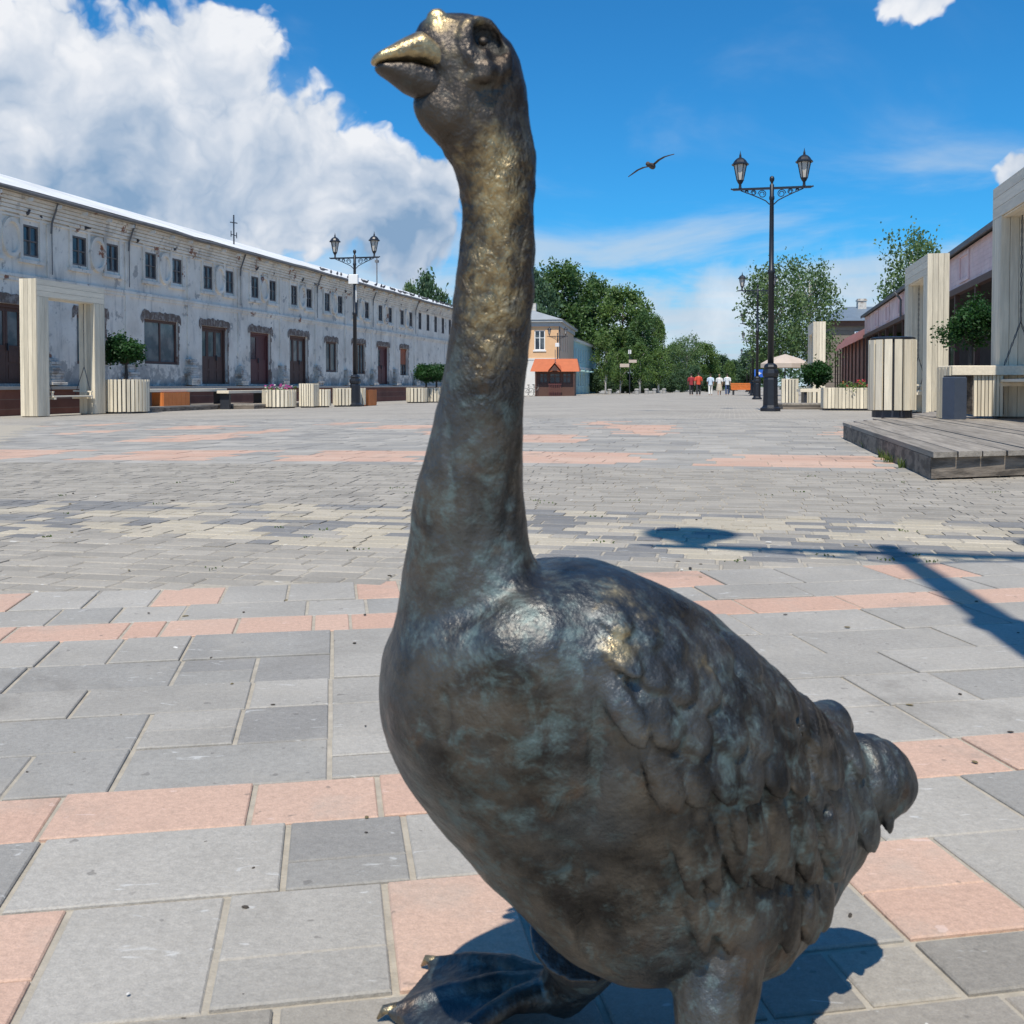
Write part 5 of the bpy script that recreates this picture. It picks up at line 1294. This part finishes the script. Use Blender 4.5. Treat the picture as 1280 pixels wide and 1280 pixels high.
# bicycles leaning by the kiosk
def bicycle(loc, label, rz, colm):
    t = thing('bicycle', label, 'bicycle', loc, rz, 'bicycles parked by the kiosk')
    for x in (-.52, .52):
        b = MB(); pts = [(x + .33 * math.cos(2 * math.pi * i / 20), 0, .34 + .33 * math.sin(2 * math.pi * i / 20)) for i in range(21)]; b.tube(pts, .018, 6, cap=False)
        for i in range(8): b.tube([(x, 0, .34), (x + .32 * math.cos(2 * math.pi * i / 8), 0, .34 + .32 * math.sin(2 * math.pi * i / 8))], .004, 3)
        b.build('wheel', darkmetal, t)
    b = MB(); b.tube([(-.52, 0, .34), (-.12, 0, .30), (.30, 0, .78), (-.22, 0, .80), (-.52, 0, .34)], .017, 6).tube([(-.12, 0, .30), (-.24, 0, .92)], .016, 6).tube([(.52, 0, .34), (.30, 0, .78), (.26, 0, .98)], .016, 6); b.build('frame', colm, t)
    MB().tube([(.2, -.26, 1.0), (.27, 0, .99), (.2, .26, 1.0)], .014, 6).build('handlebar', darkmetal, t); MB().ell((-.25, 0, .95), (Vector((.14, 0, 0)), Vector((0, .07, 0)), Vector((0, 0, .035))), 8, 5).build('saddle', darkmetal, t)
bicycle(col_at(664, 87), 'dark bicycle parked beside the orange-roofed kiosk, nearer the goose neck', R(20), darkmetal); bicycle(col_at(670, 86), 'silver bicycle parked right against the orange-roofed kiosk', R(35), grey_trim)

# ------------------------------------------------------------------ pink-sided row on the right
BR = math.atan2(317, 1280); rx_, ry_ = (1243 - CX) / F * 30, 30.0
pk = thing('pink_gallery_building', 'long building with faded pink siding over a dark open gallery', 'building', (rx_, ry_, 0), -BR)
Y0, Y1, ZL, ZE = -27.0, 41.0, 4.0, 5.2
n = 8
for i in range(n): 
    z = ZL + (ZE - ZL) * i / n; MB().box(.0, .05 + .012 * (n - i) / n, Y0, Y1, z, z + (ZE - ZL) / n - .004).add([(0, Y0, z), (-.03, Y0, z)], []).build('siding_board', pink_s, pk)
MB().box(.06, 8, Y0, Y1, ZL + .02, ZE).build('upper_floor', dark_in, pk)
for i in range(12):
    y = Y0 + 3 + i * 5.6; MB().box(-.05, -.005, y, y + .10, ZL + .12, ZE - .1).box(-.05, -.005, y + 1.6, y + 1.7, ZL + .12, ZE - .1).box(-.05, -.005, y + .1, y + 1.6, ZL + .12, ZL + .22).box(-.05, -.005, y + .1, y + 1.6, ZE - .22, ZE - .1).build('panel_frame', pink_s, pk)
MB().add([(-.2, Y0, ZE + .02), (-.2, Y1 + .3, ZE + .02), (4, Y1 + .3, ZE + 1.0), (4, Y0, ZE + 1.0), (8.4, Y1 + .3, ZE), (8.4, Y0, ZE)], [(0, 3, 2, 1), (3, 5, 4, 2), (1, 2, 4), (0, 5, 3)]).build('roof', gutter_m, pk)
MB().box(-.25, -.19, Y0, Y1 + .3, ZE - .04, ZE + .12).build('eave_board', gutter_m, pk)
MB().box(-.10, .12, Y0, Y1, ZL - .22, ZL - .004).build('gallery_beam', brownwood, pk)
for i in range(19): MB().box(-.04, .12, Y0 + 1 + 3.6 * i, Y0 + 1.16 + 3.6 * i, -.2, ZL - .224).build('gallery_post', brownwood, pk)
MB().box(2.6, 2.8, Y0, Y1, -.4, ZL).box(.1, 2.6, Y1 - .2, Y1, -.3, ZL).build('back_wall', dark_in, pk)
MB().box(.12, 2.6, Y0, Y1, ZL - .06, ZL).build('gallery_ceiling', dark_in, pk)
for i in range(13): 
    y = Y0 + 2 + i * 5.2; w = MB().box(2.54, 2.597, y, y + .1, .8, 2.6).box(2.54, 2.597, y + 1.5, y + 1.6, .8, 2.6).box(2.54, 2.597, y + .1, y + 1.5, 2.5, 2.6).box(2.54, 2.597, y + .1, y + 1.5, .8, .9).build('window', brownwood, pk); MB().box(2.56, 2.59, y + .1, y + 1.5, .9, 2.5).build('pane', glass_dark, w)
for y in (-2.2, 8.6, 21): MB().tube([(-.42, y, ZE - .02), (-.2, y, ZE - .25), (-.1, y, ZE - .4), (-.1, y, ZL - .2)], .055, 6).build('drainpipe', gutter_m, pk)
MB().add([(-.05, Y1 + .01, ZL - .15), (-.05, Y1 + 33, ZL - .15), (.75, Y1 + 33, ZL + 1.05), (.75, Y1 + .01, ZL + .85)], [(0, 3, 2, 1)]).add([(.76, Y1 + .01, -.4), (.76, Y1 + 33, -.4), (.76, Y1 + 33, ZL + 1), (.76, Y1 + .01, ZL + .8)], [(0, 3, 2, 1)]).build('lean_to_roof', rust_m, pk)
for i in range(10): MB().box(0, .12, Y1 + 1 + 3.3 * i, Y1 + 1.12 + 3.3 * i, -.5, ZL - .16).build('lean_to_post', brownwood, pk)
# log house with blue-grey roof
hp = col_at(1072, 128); lh = thing('log_house', 'old log house with blue-grey metal roof, white window and two chimneys', 'house', hp, R(-6)); lh.scale = (1.5, 1.5, 1.5)
b = MB(); nlog = 17
for i in range(nlog): 
    z = .2 + i * .33; b.box(-2.6, 4.4, .06 + .02 * (i % 2), .19, z, z + .32)
b.build('log_wall', log_m, lh); MB().box(-2.6, 4.4, .2, 6, -.3, 5.7).build('core', log_m, lh)
MB().box(-2.75, 4.5, -.15, .1, 5.55, 5.95).build('frieze', brownwood, lh)
r_ = MB().add([(-3.1, -.6, 5.95), (4.9, -.6, 5.95), (4.9, 6.6, 5.95), (-3.1, 6.6, 5.95), (-.4, 3, 7.35), (2.2, 3, 7.35)], [(0, 1, 5, 4), (1, 2, 5), (2, 3, 4, 5), (3, 0, 4), (3, 2, 1, 0)]).build('roof', blue_roof, lh)
for x in (.5, 3.6): MB().box(x, x + .7, 2.4, 3.0, 6.4, 8.0).box(x - .06, x + .76, 2.34, 3.06, 7.8, 7.9).build('chimney', stone_old, r_)
for x in (-.3, 2.0): fwindow(lh, x, x + 1.0, 3.9, 5.1, -.06, white_m)

# ------------------------------------------------------------------ trees
tmA = tree_meshes(15, 4.2, 3.2, 90, 95, .42, 1, leaf_dark, bark, 'full', trunk_r=.32); tmB = tree_meshes(12, 3.6, 2.2, 80, 110, .40, 2, leaf_mid, bark, 'oval', trunk_r=.28)
tmC = tree_meshes(10, 3.0, 2.6, 80, 105, .27, 3, leaf_birch, birchbark, 'full', droop=1.6, trunk_r=.2); tmD = tree_meshes(6.5, 1.9, 1.5, 50, 210, .26, 4, leaf_mid, birchbark, 'oval', trunk_r=.13); tmE = tree_meshes(9, 3.4, .8, 70, 100, .42, 5, leaf_blue, bark, 'oval', trunk_r=.2)
def tree_at(px, top, Y, m, label, h, wpx=None, rx=1, group='trees along the street'):
    p = col_at(px, Y); want = at_depth(px, top, Y).z - p.z; sz = want / h
    sx = (wpx / F * Y / 2) / (rx * 1.12) if wpx else sz
    return place_tree('leafy_tree', label, p, m, random.uniform(0, 6.28), (sx, sx, sz), group)
tree_at(705, 335, 135, tmA, 'tall dark green tree rising behind the peach house roof', 15, 90, 4.2)
tree_at(668, 345, 128, tmE, 'bluish green tree behind the peach house, next to the goose neck', 9, 70, 3.4)
tree_at(742, 352, 140, tmA, 'dark tree behind the teal house, with a broad rounded top', 15, 62, 4.2)
tree_at(778, 362, 132, tmB, 'big mid-green tree overhanging the street past the teal house', 12, 72, 3.6)
tree_at(803, 393, 128, tmA, 'dense dark tree at the right end of the tall tree group', 15, 48, 4.2)
tree_at(820, 398, 140, tmB, 'rounded tree stepping down from the tall tree group to the street end', 12, 30, 3.6)
tree_at(757, 418, 108, tmD, 'young whitewashed-trunk tree in front of the teal house', 6.5, 34, 1.9)
tree_at(775, 440, 112, tmD, 'young whitewashed-trunk tree just past the signpost', 6.5, 30, 1.9)
tree_at(800, 432, 118, tmD, 'young light green tree below the dense dark tree', 6.5, 36, 1.9)
tree_at(823, 440, 124, tmD, 'young light green tree near the walkers, left of the open street', 6.5, 36, 1.9)
tree_at(858, 418, 165, tmC, 'airy pale green tree at the end of the street above the walkers', 10, 50, 3.0)
tree_at(878, 430, 172, tmB, 'far mid-green tree just beyond the walkers at the street end', 12, 44, 3.6)
tree_at(842, 432, 175, tmB, 'far tree filling the gap left of the airy pale tree', 12, 40, 3.6)
tree_at(900, 446, 190, tmE, 'distant bluish tree low on the street end', 9, 40, 3.4)
tree_at(918, 452, 185, tmE, 'distant bluish tree left of the far lamps', 9, 34, 3.4)
tree_at(912, 452, 120, tmB, 'small conical green tree behind the orange bench', 12, 16, 3.6)
tree_at(937, 440, 150, tmE, 'distant bluish tree behind the far lamps', 9, 40, 3.4); tree_at(960, 436, 140, tmB, 'far mid-green tree behind the first lamp base', 12, 40, 3.6)
tree_at(968, 322, 74, tmC, 'tall birch with drooping branches, left one of the pair behind the first lamp', 10, 92, 3.0); tree_at(1012, 322, 78, tmC, 'tall birch with drooping branches, right one of the pair, beside the log house', 10, 78, 3.0)
tree_at(1140, 284, 66, tmC, 'birch rising over the pink gallery roof', 10, 92, 3.0)
tree_at(535, 350, 95, tmE, 'round green tree showing above the whitewashed building roof', 9, 66, 3.4); tree_at(512, 358, 100, tmB, 'mid-green tree top behind the far end of the white roof', 12, 30, 3.6)
# background woods closing the view beyond everything
g = random.Random(9); cl = []
for i in range(150):
    a_ = g.uniform(-60, 75); Yd = 230 + g.uniform(-12, 30); cl.append((a_ * 2.4, Yd, g.uniform(0, 4.5) - .4, g.uniform(2.4, 3.8)))
me = leaf_cloud(cl, 14, .9, seed=5); me.materials.append(leaf_blue); o = inst('far_wood', me); tag(o, 'distant low belt of bluish trees closing the street', 'wood', None, 'stuff')
for i, (px, Y, w) in enumerate([(745, 131, 30), (765, 128, 28), (785, 130, 30), (805, 128, 28), (822, 133, 26), (838, 138, 26), (852, 145, 26), (868, 150, 26), (884, 152, 26)]):
    p = col_at(px, Y); sx = w / F * Y / 2 / 3.6; t = thing('hedge_shrub', 'dense low green shrub in the hedge line under the far trees', 'shrub', p, i * 1.3, 'hedge shrubs under the far trees'); t.scale = (sx, sx, 3.0 / 9 * (1 + .25 * math.sin(i * 2.1))); inst('stem', tmE[0], t); inst('crown', tmE[1], t)
# whitewashed stumps / posts and signpost at the far left kerb
t = thing('signpost', 'slim signpost with two pale finger boards under the young trees', 'signpost', col_at(787, 104), 0); MB().tube([(0, 0, 0), (0, 0, 4.6)], .05, 6).build('post', darkmetal, t); MB().box(-1.0, -.06, -.03, .03, 2.75, 3.1).build('board', canvas, t); MB().box(-.1, .7, -.07, -.035, 3.2, 3.5).build('board', canvas, t); MB().box(-.14, .14, -.03, .03, 4.1, 4.5).build('lamp_box', white_m, t)
for i, (px, Y) in enumerate([(762, 106), (796, 100), (808, 103), (818, 108), (830, 110)]):
    p = col_at(px, Y); b = MB(); b.lathe([(.2, 0), (.2, .4), (.24, .42), (.24, .5), (.14, .56)], 10); o = b.build('stone_bollard', concrete, None, loc=p); tag(o, 'small white stone bollard in the line under the young trees', 'bollard', 'white bollards under the young trees')

# ------------------------------------------------------------------ people walking far along the street
skin_m = pm('skin', (.45, .27, .19), .6, .08, 8); hair_m = pm('dark_hair', (.03, .022, .018), .6, .2, 30); hair_l = pm('fair_hair', (.30, .21, .12), .6, .2, 30)
def cloth(name, c): return pm(name, c, .85, .12, 9)
def person(loc, rz, label, top, bot, hair, H=1.7, arms=(.1, -.1), stride=.16, bag=None, shoe=darkmetal, wide=1.0, skirt=False):
    t = thing('person', label, 'person', loc, rz, 'people walking along the street'); k = H / 1.7
    def S(*p): return Vector(p) * k
    b = MB(); hipz, kz = .86, .47
    legs = []
    for sg in (-1, 1):
        hip = S(sg * .09, 0, hipz); kn = S(sg * .095, sg * stride * .75, kz); an = S(sg * .09, sg * stride * 1.1 - .05, .08); legs.append((hip, kn, an))
        b.tube([hip, kn, an], [.075 * k, .055 * k, .04 * k], 10); b.tube([an + S(0, -.05, -.04), an + S(0, .16, -.045)], [.042 * k, .03 * k], 8)
    b.tube([S(0, 0, .82), S(0, 0, 1.0), S(0, .01, 1.2), S(0, 0, 1.38), S(0, 0, 1.44)], [.14 * k * wide, .125 * k * wide, .145 * k * wide, .12 * k, .05 * k], 14)
    b.ell(S(0, 0, 1.36), (S(.19, 0, 0), S(0, .085, 0), S(0, 0, .07)), 12, 8); b.tube([S(0, 0, 1.42), S(0, .015, 1.52)], .05 * k, 10); b.ell(S(0, .02, 1.595), (S(.075, 0, 0), S(0, .092, 0), S(0, 0, .112)), 12, 10)
    arm = []
    for sg, sw in zip((-1, 1), arms):
        sh_ = S(sg * .2, 0, 1.36); el = S(sg * .25, sw * .5 - .02, 1.08); wr = S(sg * .25, sw * 1.3 + .06, .86); arm.append((sh_, el, wr)); b.tube([sh_, el, wr], [.05 * k, .04 * k, .03 * k], 8); b.ell(wr + S(0, .02, -.06), (S(.022, 0, 0), S(0, .04, 0), S(0, 0, .075)), 8, 6)
    inst('body', remesh(b, .016, 3, 'body', [skin_m]), t)
    b = MB(); b.tube([S(0, 0, .80), S(0, 0, 1.0), S(0, .01, 1.2), S(0, 0, 1.37), S(0, 0, 1.425)], [.172 * k * wide, .155 * k * wide, .17 * k * wide, .15 * k, .07 * k], 14); b.ell(S(0, 0, 1.355), (S(.215, 0, 0), S(0, .11, 0), S(0, 0, .085)), 12, 8)
    for (a_, e_, w_) in arm: b.tube([a_, e_.lerp(a_, .12), e_], [.068 * k, .06 * k, .058 * k], 8)
    inst('shirt', remesh(b, .016, 3, 'shirt', [top]), t)
    b = MB(); b.ell(S(0, 0, .86), (S(.165 * wide, 0, 0), S(0, .125, 0), S(0, 0, .12)), 12, 8)
    if skirt: b.lathe([(.17 * k, .95 * k), (.24 * k, .6 * k), (.27 * k, .35 * k)], 14)
    else:
        for (h_, kn, an) in legs: b.tube([h_, kn, an], [.098 * k, .076 * k, .066 * k], 10)
    inst('trousers' if not skirt else 'skirt', remesh(b, .016, 3, 'trousers', [bot]), t)
    b = MB(); b.ell(S(0, -.005, 1.63), (S(.083, 0, 0), S(0, .095, 0), S(0, 0, .095)), 12, 8); b.build('hair', hair, t, True)
    if bag: MB().bbox(-.17 * k, .17 * k, -.28 * k, -.13 * k, .98 * k, 1.38 * k, .04).build('backpack', bag, t)
    return t
dkt = cloth('dark_trousers', (.035, .035, .042)); jeans = cloth('blue_jeans', (.045, .075, .16))
person(col_at(864, 80), R(-8), 'person in a dark red top and dark trousers walking beside one in orange-red', cloth('dark_red', (.30, .035, .045)), dkt, hair_m, 1.70)
person(col_at(873, 78), R(-14), 'person in an orange-red shirt and dark trousers walking', cloth('orange_red', (.62, .085, .045)), dkt, hair_m, 1.72, arms=(-.1, .12))
person(col_at(888, 80), R(-12), 'person in a pale blue top and white trousers walking', cloth('pale_blue', (.55, .66, .78)), cloth('white_trousers', (.74, .74, .72)), hair_m, 1.66, stride=.1)
person(col_at(899, 81), R(-12), 'person in a white top and beige skirt between two walkers', cloth('white_top', (.76, .75, .73)), cloth('beige_skirt', (.52, .46, .37)), hair_l, 1.64, skirt=True)
person(col_at(909, 80), R(-12), 'person in a white shirt and blue jeans walking', cloth('white_shirt', (.70, .73, .76)), jeans, hair_m, 1.68)

# ------------------------------------------------------------------ bird gliding over the square
bc = at_depth(815, 207, 22); bd = thing('gliding_bird', 'dark bird gliding with spread wings against the blue sky', 'bird', bc, R(-25))
bd.rotation_euler = (R(6), R(-21), R(-25))
b = MB(); b.tube([(0, .17, .0), (0, .12, .0), (0, .04, -.015), (0, -.08, -.01), (0, -.2, 0), (0, -.33, .005)], [.01, .035, .065, .062, .035, .05], 10); b.ell((0, .16, .012), (Vector((.034, 0, 0)), Vector((0, .045, 0)), Vector((0, 0, .034))), 8, 6); b.build('body', bird_m, bd, True)
for sg in (-1, 1):
    st = [(.03, .10, -.10, .0), (.18, .11, -.09, .045), (.32, .09, -.08, .05), (.44, .03, -.10, .02), (.54, -.06, -.12, -.012)]; rings = []
    for (x, yf, yb, z) in st: rings.append([(sg * x, yf, z + .002), (sg * x, (yf + yb) / 2, z + .014), (sg * x, yb, z), (sg * x, (yf + yb) / 2, z - .006)])
    MB().rings(rings).build('wing', bird_m, bd)

# ------------------------------------------------------------------ specks on the paving, weeds
b = MB(); g = random.Random(5)
for i in range(110):
    Yd = .9 * math.exp(g.random() * 2.4); x = g.uniform(-.52, .52) * Yd; r_ = g.uniform(.0014, .0032) * min(2.2, .6 + Yd * .35); a_ = g.uniform(0, 6.28)
    z = gz(x, Yd) + .0005; c_ = Vector((x, Yd, z + r_ * .3)); b.ell(c_, (Vector((math.cos(a_), math.sin(a_), 0)) * r_ * g.uniform(1, 2.6), Vector((-math.sin(a_), math.cos(a_), 0)) * r_, Vector((0, 0, r_ * .5))), 6, 4, g.choice([0, 1, 1, 2]))
pebw = pm('pale_chip', (.62, .60, .56), .8, .1, 30); pebd = pm('dark_bit', (.06, .05, .04), .9, .2, 30); pebb = pm('dry_leaf_bit', (.16, .13, .07), .9, .2, 30)
o = b.build('litter_specks', [pebw, pebd, pebb]); tag(o, 'tiny stone chips and dry leaf bits scattered over the paving', 'litter', None, 'stuff')
def tufts(spots, n, h, name, label):
    g = random.Random(8); b = MB()
    for (x, y, r_) in spots:
        for i in range(n):
            a_ = g.uniform(0, 6.28); rr_ = r_ * g.random(); px_, py_ = x + rr_ * math.cos(a_), y + rr_ * math.sin(a_); hh = h * g.uniform(.4, 1); le = Vector((g.gauss(0, .4), g.gauss(0, .4), 1)) * hh; wv = Vector((math.cos(a_), math.sin(a_), 0)) * .004; z = gz(px_, py_)
            p = Vector((px_, py_, z)); q = p + le * .6; e = p + le + Vector((le.x * .6, le.y * .6, -hh * .1)); b.add([p - wv, p + wv, q + wv * .7, q - wv * .7, e], [(0, 1, 2, 3), (3, 2, 4)])
    o = b.build(name, grass_m); tag(o, label, 'grass', None, 'stuff')
sp = []
for px, py in [(1104, 572), (1108, 575), (1112, 578), (1085, 560), (1130, 585)]: p = gp(px, py); sp.append((p.x, p.y, .05))
tufts(sp, 26, .11, 'grass_tuft', 'green grass tuft growing at the side board of the deck')
sp = []
g = random.Random(4)
for i in range(34): p = gp(g.uniform(0, 1250), g.uniform(590, 720)); sp.append((p.x, p.y, .05))
tufts(sp, 7, .012, 'paving_weeds', 'low green weeds in the joints of the small pavers')
